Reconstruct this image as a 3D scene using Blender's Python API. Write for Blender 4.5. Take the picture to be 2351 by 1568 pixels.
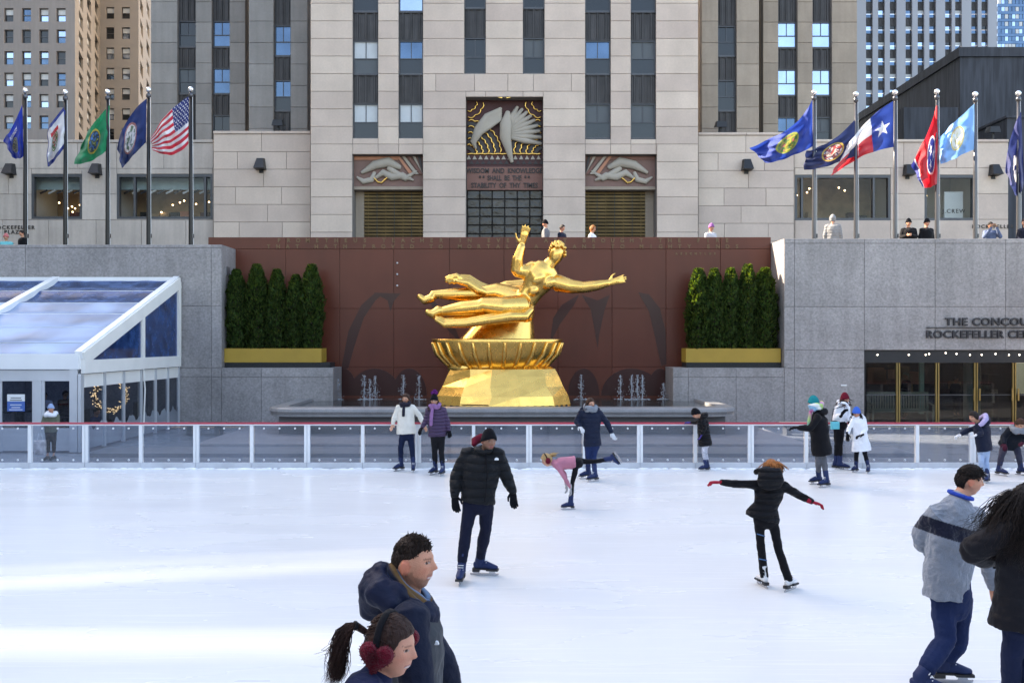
import bpy, math, random
from math import sin, cos, pi, radians, sqrt, exp
from mathutils import Vector, Matrix, noise
random.seed(7)
SC = bpy.context.scene
for o in list(bpy.data.objects): bpy.data.objects.remove(o)
COL = SC.collection
# ---------------------------------------------------------------- camera, sky, sun, exposure
F, CU, CV, HC = 2060.0, 1175.5, 784.0, 2.8           # focal length and centre in a 2351 px wide picture, eye height
cam = bpy.data.cameras.new('camera'); camo = bpy.data.objects.new('camera', cam); COL.objects.link(camo)
camo.location = (0, 0, HC); camo.rotation_euler = (radians(90), 0, 0)
cam.sensor_width = 36; cam.lens = F/2351*36; cam.clip_start = 0.05; cam.clip_end = 5000
SC.camera = camo
SUN = Vector((-0.78, 0.31, 0.545)).normalized()       # towards the sun
w = bpy.data.worlds.new('World'); SC.world = w; w.use_nodes = True
nt = w.node_tree; nt.nodes.clear()
sky = nt.nodes.new('ShaderNodeTexSky'); sky.sky_type = 'NISHITA'; sky.sun_disc = False
sky.sun_elevation = math.asin(SUN.z); sky.sun_rotation = math.atan2(SUN.x, SUN.y)
sky.air_density = 1.0; sky.dust_density = 2.5; sky.ozone_density = 0.6
bg = nt.nodes.new('ShaderNodeBackground'); bg.inputs[1].default_value = 0.15
wo = nt.nodes.new('ShaderNodeOutputWorld')
nt.links.new(sky.outputs[0], bg.inputs[0]); nt.links.new(bg.outputs[0], wo.inputs[0])
sl = bpy.data.lights.new('sun', 'SUN'); so = bpy.data.objects.new('sun', sl); COL.objects.link(so)
sl.energy = 4.0; sl.angle = radians(0.5); sl.color = (1, 0.94, 0.84)
so.rotation_euler = SUN.to_track_quat('Z', 'Y').to_euler(); so.location = (-30, 10, 40)
vs = SC.view_settings
SC.display_settings.display_device = 'sRGB'
vs.view_transform = 'Standard'; vs.look = 'None'; vs.gamma = 1; vs.exposure = 2.45; vs.use_curve_mapping = False
try:
    vs.use_white_balance = True; vs.white_balance_temperature = 7600; vs.white_balance_tint = 12
except Exception: pass
SC.cycles.max_bounces = 8; SC.cycles.transparent_max_bounces = 24
SC.cycles.use_denoising = True
# ---------------------------------------------------------------- helpers
def X(u, Y): return (u-CU)/F*Y
def Z(v, Y): return HC-(v-CV)/F*Y
def P(u, v, Y): return Vector((X(u, Y), Y, Z(v, Y)))

def tag(o, label=None, cat=None, group=None, kind=None):
    if label: o['label'] = label
    if cat: o['category'] = cat
    if group: o['group'] = group
    if kind: o['kind'] = kind
    return o
def empty(name, loc=(0, 0, 0)):
    o = bpy.data.objects.new(name, None); COL.objects.link(o); o.location = loc; o.empty_display_size = .2
    return o
def wloc(o):
    p = Vector((0, 0, 0))
    while o is not None: p = p+o.location; o = o.parent
    return p
def link(name, me, m, parent=None, local=False):
    o = bpy.data.objects.new(name, me); COL.objects.link(o)
    if m is not None and not me.materials: me.materials.append(m)
    if parent is not None:
        o.parent = parent
        if not local: o.location = -wloc(parent)
    return o
def copy_tree(o, parent=None):
    c = o.copy(); COL.objects.link(c); c.parent = parent
    for ch in list(o.children): copy_tree(ch, c)
    return c

class MB:
    def __init__(s): s.v = []; s.f = []; s.mi = []; s.cm = 0
    def add(s, vs, fs):
        b = len(s.v); s.v += [tuple(p) for p in vs]; s.f += [tuple(i+b for i in f) for f in fs]; s.mi += [s.cm]*len(fs); return s
    def box(s, x0, x1, y0, y1, z0, z1):
        return s.add([(x0,y0,z0),(x1,y0,z0),(x1,y1,z0),(x0,y1,z0),(x0,y0,z1),(x1,y0,z1),(x1,y1,z1),(x0,y1,z1)],
                     [(0,3,2,1),(4,5,6,7),(0,1,5,4),(1,2,6,5),(2,3,7,6),(3,0,4,7)])
    def cbox(s, x0, x1, y0, y1, z0, z1, c=.012):    # front edges (towards -y) chamfered
        return s.add([(x0,y1,z0),(x1,y1,z0),(x1,y1,z1),(x0,y1,z1),(x0,y0+c,z0),(x1,y0+c,z0),(x1,y0+c,z1),(x0,y0+c,z1),
                      (x0+c,y0,z0+c),(x1-c,y0,z0+c),(x1-c,y0,z1-c),(x0+c,y0,z1-c)],
                     [(0,3,2,1),(0,1,5,4),(1,2,6,5),(2,3,7,6),(3,0,4,7),(4,5,9,8),(5,6,10,9),(6,7,11,10),(7,4,8,11),(8,9,10,11)])
    def beam(s, a, b, w, h=None, up=(0,0,1)):
        a = Vector(a); b = Vector(b); h = h or w; d = (b-a).normalized()
        u = d.cross(Vector(up))
        if u.length < 1e-4: u = d.cross(Vector((0,1,0)))
        u.normalize(); n = u.cross(d)
        q = [a+u*w*i/2+n*h*j/2 for i, j in ((-1,-1),(1,-1),(1,1),(-1,1))]
        return s.add(q+[p+(b-a) for p in q], [(0,3,2,1),(4,5,6,7),(0,1,5,4),(1,2,6,5),(2,3,7,6),(3,0,4,7)])
    def prism(s, poly, y0, y1):                     # poly in x,z
        n = len(poly); vs = [(p[0], y0, p[1]) for p in poly]+[(p[0], y1, p[1]) for p in poly]
        return s.add(vs, [tuple(range(n)), tuple(range(2*n-1, n-1, -1))]+[((i+1)%n, i, n+i, n+(i+1)%n) for i in range(n)])
    def loft(s, secs, cap=True):                    # rings of equal length
        n = len(secs[0]); vs = [p for r in secs for p in r]; fs = []
        for k in range(len(secs)-1):
            for i in range(n): fs.append((k*n+i, k*n+(i+1)%n, (k+1)*n+(i+1)%n, (k+1)*n+i))
        if cap: fs += [tuple(range(n-1, -1, -1)), tuple(range((len(secs)-1)*n, len(secs)*n))]
        return s.add(vs, fs)
    def tube(s, pts, rad, n=10, side=None, flat=1.0, round_=True):   # rad: list; side: wide axis; flat: depth/width (or list)
        pts = [Vector(p) for p in pts]; m = len(pts)
        if not hasattr(rad, '__len__'): rad = [rad]*m
        fl = flat if hasattr(flat, '__len__') else [flat]*m
        if round_ == 'end':
            d1 = (pts[-1]-pts[-2]).normalized(); pts = pts+[pts[-1]+d1*rad[-1]*.35, pts[-1]+d1*rad[-1]*.55]; rad = list(rad)+[rad[-1]*.8, rad[-1]*.35]; fl = list(fl)+[fl[-1]]*2; m += 2
        elif round_:
            d0 = (pts[0]-pts[1]).normalized(); d1 = (pts[-1]-pts[-2]).normalized()
            pts = [pts[0]+d0*rad[0]*.55, pts[0]+d0*rad[0]*.35]+pts+[pts[-1]+d1*rad[-1]*.35, pts[-1]+d1*rad[-1]*.55]
            rad = [rad[0]*.35, rad[0]*.8]+list(rad)+[rad[-1]*.8, rad[-1]*.35]
            fl = [fl[0], fl[0]]+list(fl)+[fl[-1], fl[-1]]; m += 4
        secs = []; u = Vector(side) if side is not None else None
        for i in range(m):
            t = (pts[min(i+1, m-1)]-pts[max(i-1, 0)]).normalized()
            if u is None: u = t.cross(Vector((0,1,0))) if abs(t.y) < .9 else t.cross(Vector((1,0,0)))
            u = (u-t*u.dot(t)).normalized(); v = t.cross(u)
            secs.append([pts[i]+u*cos(2*pi*k/n)*rad[i]+v*sin(2*pi*k/n)*rad[i]*fl[i] for k in range(n)])
        return s.loft(secs)
    def lathe(s, prof, c=(0,0,0), n=24, sx=1, sy=1):
        c = Vector(c); return s.loft([[c+Vector((r*cos(2*pi*k/n)*sx, r*sin(2*pi*k/n)*sy, z)) for k in range(n)] for r, z in prof])
    def ball(s, c, r, n=12, m=8, rot=None):
        c = Vector(c); r = r if hasattr(r, '__len__') else (r, r, r); secs = []
        for j in range(m+1):
            th = pi*(j+.02)/(m+.04); ring = []
            for k in range(n):
                p = Vector((r[0]*sin(th)*cos(2*pi*k/n), r[1]*sin(th)*sin(2*pi*k/n), -r[2]*cos(th)))
                ring.append(c+(rot@p if rot else p))
            secs.append(ring)
        return s.loft(secs)
    def mesh(s, name, mats, smooth=False):
        me = bpy.data.meshes.new(name); me.from_pydata(s.v, [], s.f)
        for m in (mats if isinstance(mats, (list, tuple)) else [mats]):
            if m: me.materials.append(m)
        if any(s.mi): me.polygons.foreach_set('material_index', s.mi)
        if smooth: me.polygons.foreach_set('use_smooth', [True]*len(me.polygons))
        me.update(); return me
    def build(s, name, m, parent=None, smooth=False, local=False):
        return link(name, s.mesh(name, m, smooth), None, parent, local)
def box(name, m, parent, *a): return MB().box(*a).build(name, m, parent)

# ---------------------------------------------------------------- materials
def mat(name, col, rough=.6, metal=0., var=.12, scale=2.0, bump=0., bscale=30., rnd=0., spec=.5, speck=0., sscale=90.,
        attr=None, coat=0., streak=0., sheen=0., emit=None, estr=0., stretch=(1,1,1), band=0., bandscale=8., rvar=0., trans=0., ior=1.45, alpha=1., hue=0., weave=0.):
    m = bpy.data.materials.new(name); m.use_nodes = True; t = m.node_tree; N = t.nodes; L = t.links
    b = N['Principled BSDF']
    b.inputs['Roughness'].default_value = rough; b.inputs['Metallic'].default_value = metal
    b.inputs['Specular IOR Level'].default_value = spec; b.inputs['Coat Weight'].default_value = coat
    b.inputs['Sheen Weight'].default_value = sheen; b.inputs['Transmission Weight'].default_value = trans
    b.inputs['IOR'].default_value = ior; b.inputs['Alpha'].default_value = alpha
    if emit: b.inputs['Emission Color'].default_value = (*emit, 1); b.inputs['Emission Strength'].default_value = estr
    tc = N.new('ShaderNodeTexCoord'); mp = N.new('ShaderNodeMapping'); mp.inputs['Scale'].default_value = stretch
    L.new(tc.outputs['Object'], mp.inputs[0])
    def noi(sc, det=5, src=None):
        n = N.new('ShaderNodeTexNoise'); n.inputs['Scale'].default_value = sc; n.inputs['Detail'].default_value = det
        L.new((src or mp).outputs[0], n.inputs['Vector']); return n
    def math_(op, a, c, d=None):
        n = N.new('ShaderNodeMath'); n.operation = op
        for i, q in enumerate((a, c, d)):
            if q is None: continue
            if isinstance(q, (int, float)): n.inputs[i].default_value = q
            else: L.new(q, n.inputs[i])
        return n.outputs[0]
    fac = None
    def mul(f):
        nonlocal fac
        fac = f if fac is None else math_('MULTIPLY', fac, f)
    if var: mul(math_('MULTIPLY_ADD', noi(scale).outputs[0], 4*var, 1-2*var))
    if rnd:
        oi = N.new('ShaderNodeObjectInfo'); mul(math_('MULTIPLY_ADD', oi.outputs['Random'], 2*rnd, 1-rnd))
    if speck:
        mul(math_('MULTIPLY_ADD', noi(sscale, 2).outputs[0], 6*speck, 1-3*speck))
    if streak:
        m2 = N.new('ShaderNodeMapping'); m2.inputs['Scale'].default_value = (2.2, 2.2, .18); L.new(tc.outputs['Object'], m2.inputs[0])
        r = N.new('ShaderNodeValToRGB'); r.color_ramp.elements[0].position = .38; r.color_ramp.elements[1].position = .62
        L.new(noi(1.6, 6, m2).outputs[0], r.inputs[0]); mul(math_('MULTIPLY_ADD', r.outputs[0], streak, 1-streak*.6))
    if weave: mul(math_('MULTIPLY_ADD', noi(400, 2).outputs[0], 4*weave, 1-2*weave))
    if attr:
        a = N.new('ShaderNodeAttribute'); a.attribute_name = attr; base = a.outputs['Color']
    else:
        c = N.new('ShaderNodeRGB'); c.outputs[0].default_value = (*col, 1); base = c.outputs[0]
    if fac is not None:
        x = N.new('ShaderNodeVectorMath'); x.operation = 'SCALE'; L.new(base, x.inputs[0]); L.new(fac, x.inputs['Scale']); base = x.outputs[0]
    if hue:
        oi = N.new('ShaderNodeObjectInfo'); hs = N.new('ShaderNodeHueSaturation')
        L.new(math_('MULTIPLY_ADD', oi.outputs['Random'], hue, .5-hue/2), hs.inputs['Hue']); L.new(base, hs.inputs['Color']); base = hs.outputs[0]
    L.new(base, b.inputs['Base Color'])
    if rvar: L.new(math_('MULTIPLY_ADD', noi(scale*1.7).outputs[0], 4*rvar, rough-2*rvar), b.inputs['Roughness'])
    h = None
    if bump: h = math_('MULTIPLY', noi(bscale, 4).outputs[0], bump)
    if band:
        wv = N.new('ShaderNodeTexWave'); wv.bands_direction = 'Z'; wv.wave_profile = 'SIN'; wv.inputs['Scale'].default_value = bandscale
        wv.inputs['Distortion'].default_value = 1.5; wv.inputs['Detail'].default_value = 1; L.new(mp.outputs[0], wv.inputs['Vector'])
        q = math_('MULTIPLY', math_('POWER', wv.outputs['Fac'], .35), band); h = q if h is None else math_('ADD', h, q)
    if h is not None:
        bp = N.new('ShaderNodeBump'); bp.inputs['Strength'].default_value = 1; bp.inputs['Distance'].default_value = .02
        L.new(h, bp.inputs['Height']); L.new(bp.outputs[0], b.inputs['Normal'])
    return m
def clear(name, tint=(.9,.95,1), t=.85, rough=.03, white=0., wcol=(.8,.85,.9), wscale=1.5, gl=1.):
    """thin clear sheet: mostly transparent, some gloss, optional milky patches"""
    m = bpy.data.materials.new(name); m.use_nodes = True; T = m.node_tree; N = T.nodes; L = T.links
    N.remove(N['Principled BSDF']); out = N['Material Output']
    tr = N.new('ShaderNodeBsdfTransparent'); tr.inputs[0].default_value = (*[c*t for c in tint], 1)
    glo = gl; gl = N.new('ShaderNodeBsdfGlossy'); gl.inputs[0].default_value = (glo,glo,glo,1); gl.inputs['Roughness'].default_value = rough
    fr = N.new('ShaderNodeFresnel'); fr.inputs[0].default_value = 1.5
    mx = N.new('ShaderNodeMixShader'); gm = N.new('ShaderNodeNewGeometry'); mm = N.new('ShaderNodeMath'); mm.operation = 'MULTIPLY_ADD'; mm.inputs[1].default_value = -1; mm.inputs[2].default_value = 1; L.new(gm.outputs['Backfacing'], mm.inputs[0])
    mk = N.new('ShaderNodeMath'); mk.operation = 'MULTIPLY'; L.new(fr.outputs[0], mk.inputs[0]); L.new(mm.outputs[0], mk.inputs[1]); L.new(mk.outputs[0], mx.inputs[0]); L.new(tr.outputs[0], mx.inputs[1]); L.new(gl.outputs[0], mx.inputs[2])
    s = mx.outputs[0]
    if white:
        df = N.new('ShaderNodeBsdfDiffuse'); df.inputs[0].default_value = (*wcol, 1)
        tc = N.new('ShaderNodeTexCoord'); n = N.new('ShaderNodeTexNoise'); n.inputs['Scale'].default_value = wscale; L.new(tc.outputs['Object'], n.inputs['Vector'])
        r = N.new('ShaderNodeValToRGB'); r.color_ramp.elements[0].position = .33; r.color_ramp.elements[1].position = .66
        r.color_ramp.elements[0].color = (white*.25,)*3+(1,); r.color_ramp.elements[1].color = (white,)*3+(1,)
        L.new(n.outputs[0], r.inputs[0])
        m2 = N.new('ShaderNodeMixShader'); L.new(r.outputs[0], m2.inputs[0]); L.new(s, m2.inputs[1]); L.new(df.outputs[0], m2.inputs[2]); s = m2.outputs[0]
    L.new(s, out.inputs[0]); return m
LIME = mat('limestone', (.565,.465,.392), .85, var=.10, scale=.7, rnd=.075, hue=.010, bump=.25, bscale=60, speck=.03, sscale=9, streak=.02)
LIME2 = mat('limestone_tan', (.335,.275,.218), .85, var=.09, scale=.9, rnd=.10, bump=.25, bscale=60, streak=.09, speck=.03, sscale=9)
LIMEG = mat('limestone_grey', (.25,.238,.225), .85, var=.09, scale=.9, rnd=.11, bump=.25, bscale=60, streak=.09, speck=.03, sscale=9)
JOINT = mat('mortar', (.2,.18,.165), .9)
GRAN = mat('granite', (.258,.240,.238), .45, var=.16, scale=.9, rnd=.06, speck=.16, sscale=17, streak=.14, bump=.1, bscale=80)
GRAND = mat('granite_dark', (.10,.10,.105), .3, var=.12, scale=1.0, speck=.08, sscale=40)
REDG = mat('red_granite', (.108,.029,.017), .34, spec=.32, var=.12, scale=.8, rnd=.06, speck=.05, sscale=60, streak=.06)
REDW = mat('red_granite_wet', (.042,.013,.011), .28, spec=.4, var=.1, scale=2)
GOLD = mat('gold_leaf', (.83,.50,.135), .27, 1.0, var=.10, scale=2.2, bump=.15, bscale=9, rvar=.06)
GOLDP = mat('gold_paint', (.62,.40,.10), .4, .7, var=.1)
WHITE = mat('white_paint', (.74,.75,.76), .4, var=.04)
ALU = mat('aluminium', (.62,.64,.67), .35, .5, var=.06)
CANV = mat('white_canvas', (.72,.70,.66), .6, var=.05)
BLACK = mat('black_metal', (.022,.023,.026), .45, .2, var=.1)
BRONZ = mat('bronze_frame', (.07,.075,.085), .4, .4, var=.1)
SPAND = mat('spandrel_metal', (.05,.047,.048), .5, .25, var=.18, scale=1.5, streak=.5)
BRASS = mat('brass', (.36,.27,.11), .3, .9, var=.08)
DARKIN = mat('dark_interior', (.03,.03,.032), .9)
GLASSW = mat('window_glass', (.012,.017,.023), .04, spec=.5, var=.3, scale=.5, ior=1.5, bump=.25, bscale=.9)
GLASSB = mat('window_glass_blue', (.085,.14,.22), .05, .75, var=.25, scale=.6, bump=.3, bscale=.8)
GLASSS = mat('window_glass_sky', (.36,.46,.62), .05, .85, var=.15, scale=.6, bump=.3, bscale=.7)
BLIND = mat('window_blind', (.5,.54,.56), .7, var=.05, spec=.8)
BLINDG = mat('grey_blind', (.10,.115,.125), .7, var=.05)
# ---------------------------------------------------------------- ground, ice, street
ICE = mat('ice', (.685,.708,.722), .26, var=.02, scale=.35, spec=.5, bump=.05, bscale=6, stretch=(.5,1.6,1), rvar=.06)
def ice_marks(m):
    t = m.node_tree; N = t.nodes; L = t.links; b = N['Principled BSDF']; src = b.inputs['Base Color'].links[0].from_socket
    tc = N.new('ShaderNodeTexCoord'); cur = src
    for i, (rot, sc, amt) in enumerate(((.1, (.35,9,1), .07), (-.25, (.3,7,1), .05), (.5, (.5,12,1), .035))):
        mp = N.new('ShaderNodeMapping'); mp.inputs['Rotation'].default_value = (0,0,rot); mp.inputs['Scale'].default_value = sc; mp.inputs['Location'].default_value = (i*3.1, i*7.7, 0)
        L.new(tc.outputs['Object'], mp.inputs[0])
        n = N.new('ShaderNodeTexNoise'); n.inputs['Scale'].default_value = 2.0; n.inputs['Detail'].default_value = 7; n.inputs['Distortion'].default_value = .6; L.new(mp.outputs[0], n.inputs['Vector'])
        r = N.new('ShaderNodeValToRGB'); r.color_ramp.elements[0].position = .57; r.color_ramp.elements[1].position = .64
        L.new(n.outputs[0], r.inputs[0])
        mm = N.new('ShaderNodeMath'); mm.operation = 'MULTIPLY'; mm.inputs[1].default_value = amt*2.4; L.new(r.outputs[0], mm.inputs[0])
        mx = N.new('ShaderNodeMix'); mx.data_type = 'RGBA'; L.new(mm.outputs[0], mx.inputs['Factor']); L.new(cur, mx.inputs['A'])
        mx.inputs['B'].default_value = (.95,.96,.97,1) if i != 1 else (.66,.70,.76,1); cur = mx.outputs['Result']
    L.new(cur, b.inputs['Base Color'])
ice_marks(ICE)
PAVE = mat('wet_granite_paving', (.27,.275,.285), .2, var=.12, scale=1.5, speck=.06, sscale=40)
STREET = mat('street_paving', (.13,.125,.12), .8, var=.1)
tag(box('ice_rink', ICE, None, -21, 21, -3.5, 19.72, -.2, 0), kind='structure')
tag(box('plaza_floor', PAVE, None, -24, 24, -6, 29.45, -.5, -.02), kind='structure')
g = MB(); S = 1500; hx, hy0, hy1, st = 24, -6, 31.5, 5.4
for q in ((-S, S, hy1, S), (-S, S, -S, hy0), (-S, -hx, hy0, hy1), (hx, S, hy0, hy1)): g.box(q[0], q[1], q[2], q[3], st-.4, st)
tag(g.build('ground', STREET), kind='structure')
g = MB().box(-24.4, -24, -6, 29.4, -.4, 6.2).box(24, 24.4, -6, 29.4, -.4, 6.2).box(-24.4, 24.4, -6.4, -6, -.4, 6.2)
tag(g.build('sunken_plaza_walls', GRAN), 'grey granite retaining walls closing the sunken plaza on its other sides', 'wall')

# ---------------------------------------------------------------- wall building
def cut(a, b, holes):
    out = [(a, b)]
    for h0, h1 in holes:
        nx = []
        for p, q in out:
            if h1 <= p or h0 >= q: nx.append((p, q)); continue
            if h0 > p: nx.append((p, h0))
            if h1 < q: nx.append((h1, q))
        out = nx
    return [(p, q) for p, q in out if q-p > .04]
def stone_wall(parent, x0, x1, z0, z1, y, ch, bl, holes, m, depth=.4, gap=.02, seed=1, name='stone_block', core=JOINT, ztop=None):
    rng = random.Random(seed)
    xs = sorted({x0, x1, *[min(max(h[i], x0), x1) for h in holes for i in (0, 1)]})
    co = MB()
    for a, b in zip(xs, xs[1:]):
        if b-a < 1e-3: continue
        mid = (a+b)/2
        for p, q in cut(z0, z1, [(h[2], h[3]) for h in holes if h[0] < mid < h[1]]): co.box(a, b, y+.05, y+depth, p, q)
    co.build('wall_core', core, parent)
    z = z1; row = 0
    while z > z0+.05:
        za = max(z0, z-ch); zb = z; run = None; runs = []
        for a, b in zip(xs, xs[1:]):
            if b-a < 1e-3: continue
            mid = (a+b)/2
            fr = cut(za, zb, [(h[2], h[3]) for h in holes if h[0] < mid < h[1]])
            if len(fr) == 1 and fr[0] == (za, zb):
                if run and abs(run[1]-a) < 1e-6: run[1] = b
                else: run = [a, b]; runs.append(run)
            else:
                run = None
                for p, q in fr:
                    MB().cbox(a+gap/2, b-gap/2, y, y+.06, p+gap/2, q-gap/2).build(name, m, parent)
        for a, b in runs:
            L = b-a; n = max(1, round(L/bl)); off = (row % 2)*.5 if n > 1 else 0
            cuts = [a]; k = 1-off
            while k < n-.01:
                c = a+L*(k+rng.uniform(-.12, .12))/n
                if c-cuts[-1] > .3 and b-c > .3: cuts.append(c)
                k += 1
            cuts.append(b)
            for p, q in zip(cuts, cuts[1:]):
                MB().cbox(p+gap/2, q-gap/2, y-rng.uniform(0, .006), y+.06, za+gap/2, zb-gap/2).build(name, m, parent)
        z = za; row += 1
def window(parent, x0, x1, z0, z1, y, kind='dark', fr=BRONZ, t=.07, fine=True):
    w = MB(); zm = z0+(z1-z0)*.47; xm = (x0+x1)/2
    w.box(x0, x0+t, y, y+.12, z0, z1).box(x1-t, x1, y, y+.12, z0, z1).box(x0+t, x1-t, y-.03, y+.12, z0, z0+t*1.3).box(x0+t, x1-t, y, y+.12, z1-t, z1)
    w.box(x0+t, x1-t, y+.02, y+.12, zm-t*.4, zm+t*.4)
    if fine: w.box(xm-.02, xm+.02, y+.04, y+.12, zm+t*.4, z1-t)
    o = w.build('window', fr, parent)
    a = {'dark': (GLASSW, GLASSW), 'blind': (BLIND, GLASSW), 'full': (BLIND, BLIND), 'blue': (GLASSB, GLASSB), 'sky': (GLASSS, GLASSS), 'half': (BLINDG, GLASSW), 'skydark': (GLASSS, GLASSW), 'mix': (GLASSB, GLASSW), 'fulld': (BLIND, BLINDG)}[kind]
    if fine:
        MB().box(x0+t, xm-.02, y+.08, y+.1, zm+t*.4, z1-t).build('pane', a[0], o); MB().box(xm+.02, x1-t, y+.08, y+.1, zm+t*.4, z1-t).build('pane', a[0], o)
    else: MB().box(x0+t, x1-t, y+.08, y+.1, zm+t*.4, z1-t).build('pane', a[0], o)
    MB().box(x0+t, x1-t, y+.06, y+.08, z0+t*1.3, zm-t*.4).build('pane', a[1], o)
    return o
def spandrel(parent, x0, x1, z0, z1, y, nrib=3):
    s = MB().box(x0, x1, y+.06, y+.14, z0, z1); W = (x1-x0)
    for i in range(nrib):
        c = x0+W*(i+.5)/nrib
        for dx, d in ((-.13, .05), (0, .0), (.13, .05)):
            q = W/nrib
            s.prism([(c+dx*q*2-q*.09, z0+.02), (c+dx*q*2+q*.09, z0+.02), (c+dx*q*2+q*.09, z1-.02), (c+dx*q*2-q*.09, z1-.02)], y+d-.02, y+.06)
    s.box(x0, x1, y-.03, y+.06, z0, z0+.05).box(x0, x1, y-.03, y+.06, z1-.05, z1)
    return s.build('spandrel', SPAND, parent)
def column(b, u0, u1, vs, Y, top, y, kinds):
    """vs: list of (v_top, v_bottom) windows from the top down; spandrels fill between"""
    x0, x1 = X(u0, Y), X(u1, Y); prev = top
    for (a, c), k in zip(vs, kinds):
        za, zc = Z(a, Y), Z(c, Y)
        if prev-za > .15: spandrel(b, x0, x1, za, prev, y)
        window(b, x0, x1, zc, za, y, k); prev = zc
    return prev
# ---------------------------------------------------------------- main tower
Y0 = 51.0; TOP = 27.0
def hole(u0, u1, v0, v1, Y): return (X(u0, Y), X(u1, Y), Z(v1, Y) if v1 is not None else 5.4, Z(v0, Y) if v0 is not None else 99)
tower = tag(empty('tower', (X(1158, Y0), Y0, 5.4)), 'pale limestone tower with three carved entrances behind the gilded statue', 'building')
cols = [(809.5,868,318), (915,971,318), (1066,1115,169), (1200.7,1250,169), (1343.7,1402,320), (1448.5,1506,320)]
holes = [hole(a, b, None, v, Y0) for a, b, v in cols]
ENT = [(808.7,971,354.6), (1069.5,1247,223), (1343.7,1508,354.6)]
holes += [hole(a, b, v, None, Y0) for a, b, v in ENT]
stone_wall(tower, X(713, Y0), X(1603, Y0), 5.4, TOP, Y0, 1.0, 1.75, holes, LIME, depth=1.4, seed=3)
W = lambda d: [(-200,-120), (-58,26), (91,170), (236,318)]
kk = [['dark','half','fulld','blind'], ['dark','sky','mix','blind'], ['dark','dark'], ['dark','half'], ['sky','skydark','mix','half'], ['dark','dark','half','half']]
for (a, b, v), k in zip(cols, kk):
    if v < 200: column(tower, a, b, [(-60,18), (85,169)], Y0, TOP, Y0+.22, k)
    else: column(tower, a, b, [(-58,26), (91,170), (236,318)], Y0, TOP, Y0+.22, k[1:])
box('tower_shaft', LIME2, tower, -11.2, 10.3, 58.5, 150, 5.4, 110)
REDP = mat('relief_red', (.06,.017,.018), .6, var=.1)
CREAM = mat('relief_cream', (.36,.32,.265), .6, var=.08)
SALM = mat('relief_salmon', (.45,.20,.12), .6, var=.08)
BLK = mat('relief_black', (.03,.025,.025), .5)
PINK = mat('relief_pink_stone', (.20,.10,.08), .7, var=.1)
GBLK = mat('cast_glass', (.035,.033,.032), .2, spec=.5, var=.5, scale=2.2, bump=3.0, bscale=2.6, rnd=.35)
def scallop(p, cx, cz, R, nb, a0, a1, m, y0, y1, amp=.08, th=.06):
    pts = []; n = 40
    for i in range(n+1):
        a = a0+(a1-a0)*i/n; r = R+amp*abs(sin(pi*nb*i/n)); pts.append((cx+r*cos(a), (y0+y1)/2, cz+r*sin(a)))
    return MB().tube(pts, th, 6).build('cloud_band', m, p, smooth=True)
# centre relief: plain stand-in panel of cloud bands, feathers and a sunburst
def yv(v): return Z(v, Y0)
def xu(u): return X(u, Y0)
rp = tag(empty('carved_relief', (xu(1158), Y0+.6, yv(435))), 'tall painted stone relief with cream feathers and gold cloud bands over the middle doorway', 'relief')
box('back_panel', REDP, rp, xu(1069.5)+.01, xu(1247)-.01, Y0+.75, Y0+1.0, yv(347), yv(223)-.01)
for side, cu, cz in ((-1, 1069, 350), (1, 1247, 350)):
    for i, R in enumerate((.5, .85, 1.2, 1.55, 1.9)):
        a0, a1 = (0, pi/2) if side < 0 else (pi/2, pi)
        scallop(rp, xu(cu)-side*.06, yv(cz)+.05, R, 4+i, a0+.04, a1-.04, GOLD, Y0+.62, Y0+.74, th=.045)
        n = 24; pl = [(xu(cu)-side*.06+(R-.06)*cos(a0+(a1-a0)*k/n), yv(cz)+.05+(R-.06)*sin(a0+(a1-a0)*k/n)) for k in range(n+1)]
        pl2 = [(xu(cu)-side*.06+(R-.26)*cos(a0+(a1-a0)*k/n), yv(cz)+.05+(R-.26)*sin(a0+(a1-a0)*k/n)) for k in range(n, -1, -1)]
        MB().prism(pl+pl2, Y0+.66, Y0+.76).build('cloud_field', BLK, rp)
    for i, R in enumerate((.35, .6)):
        a0, a1 = (-pi/2, 0) if side < 0 else (pi, 3*pi/2)
        scallop(rp, xu(cu)-side*.06, yv(226), R*1.5, 3, a0+.05, a1-.05, GOLD, Y0+.62, Y0+.74, th=.04)
for i in range(9):      # fan of feathers to the right and left of a fluted stem
    a = radians(-14+i*9); r0, r1 = .25, 2.35-.06*i
    cx, cz = xu(1150), yv(305)
    MB().tube([(cx+r0*cos(a), Y0+.6, cz+r0*sin(a)), (cx+.6*r1*cos(a), Y0+.5, cz+.6*r1*sin(a)), (cx+r1*cos(a+.03), Y0+.6, cz+r1*sin(a+.03))], [.1, .19, .09], 8, flat=.6).build('feather', CREAM, rp, smooth=True)
for i in range(6):      # sweeping cloth folds to the lower left
    q = i*.13
    MB().tube([P(1150,250+i*5,Y0+.5), P(1118-i*3,268+i*7,Y0+.45), P(1096-i*2,296+i*6,Y0+.5), P(1082+i*2,326+i*3,Y0+.58)], [.1,.2,.19,.07], 10, flat=.6).build('cloth_fold', CREAM, rp, smooth=True)
MB().tube([P(1175,372,Y0+.55), P(1168,345,Y0+.5), P(1160,315,Y0+.42), P(1162,285,Y0+.4), P(1166,258,Y0+.45)], [.1,.2,.33,.36,.14], 12, side=(1,0,0), flat=.5).build('carved_stem', CREAM, rp, smooth=True)
for i in range(13):
    a = radians(8+164*i/12); c = P(1158,226,Y0+.1)
    MB().beam((c.x+.12*cos(a), c.y, c.z+.1*sin(a)), (c.x+.36*cos(a), c.y-.02, c.z+.38*sin(a)), .05).build('sun_ray', GOLD, rp)
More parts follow.
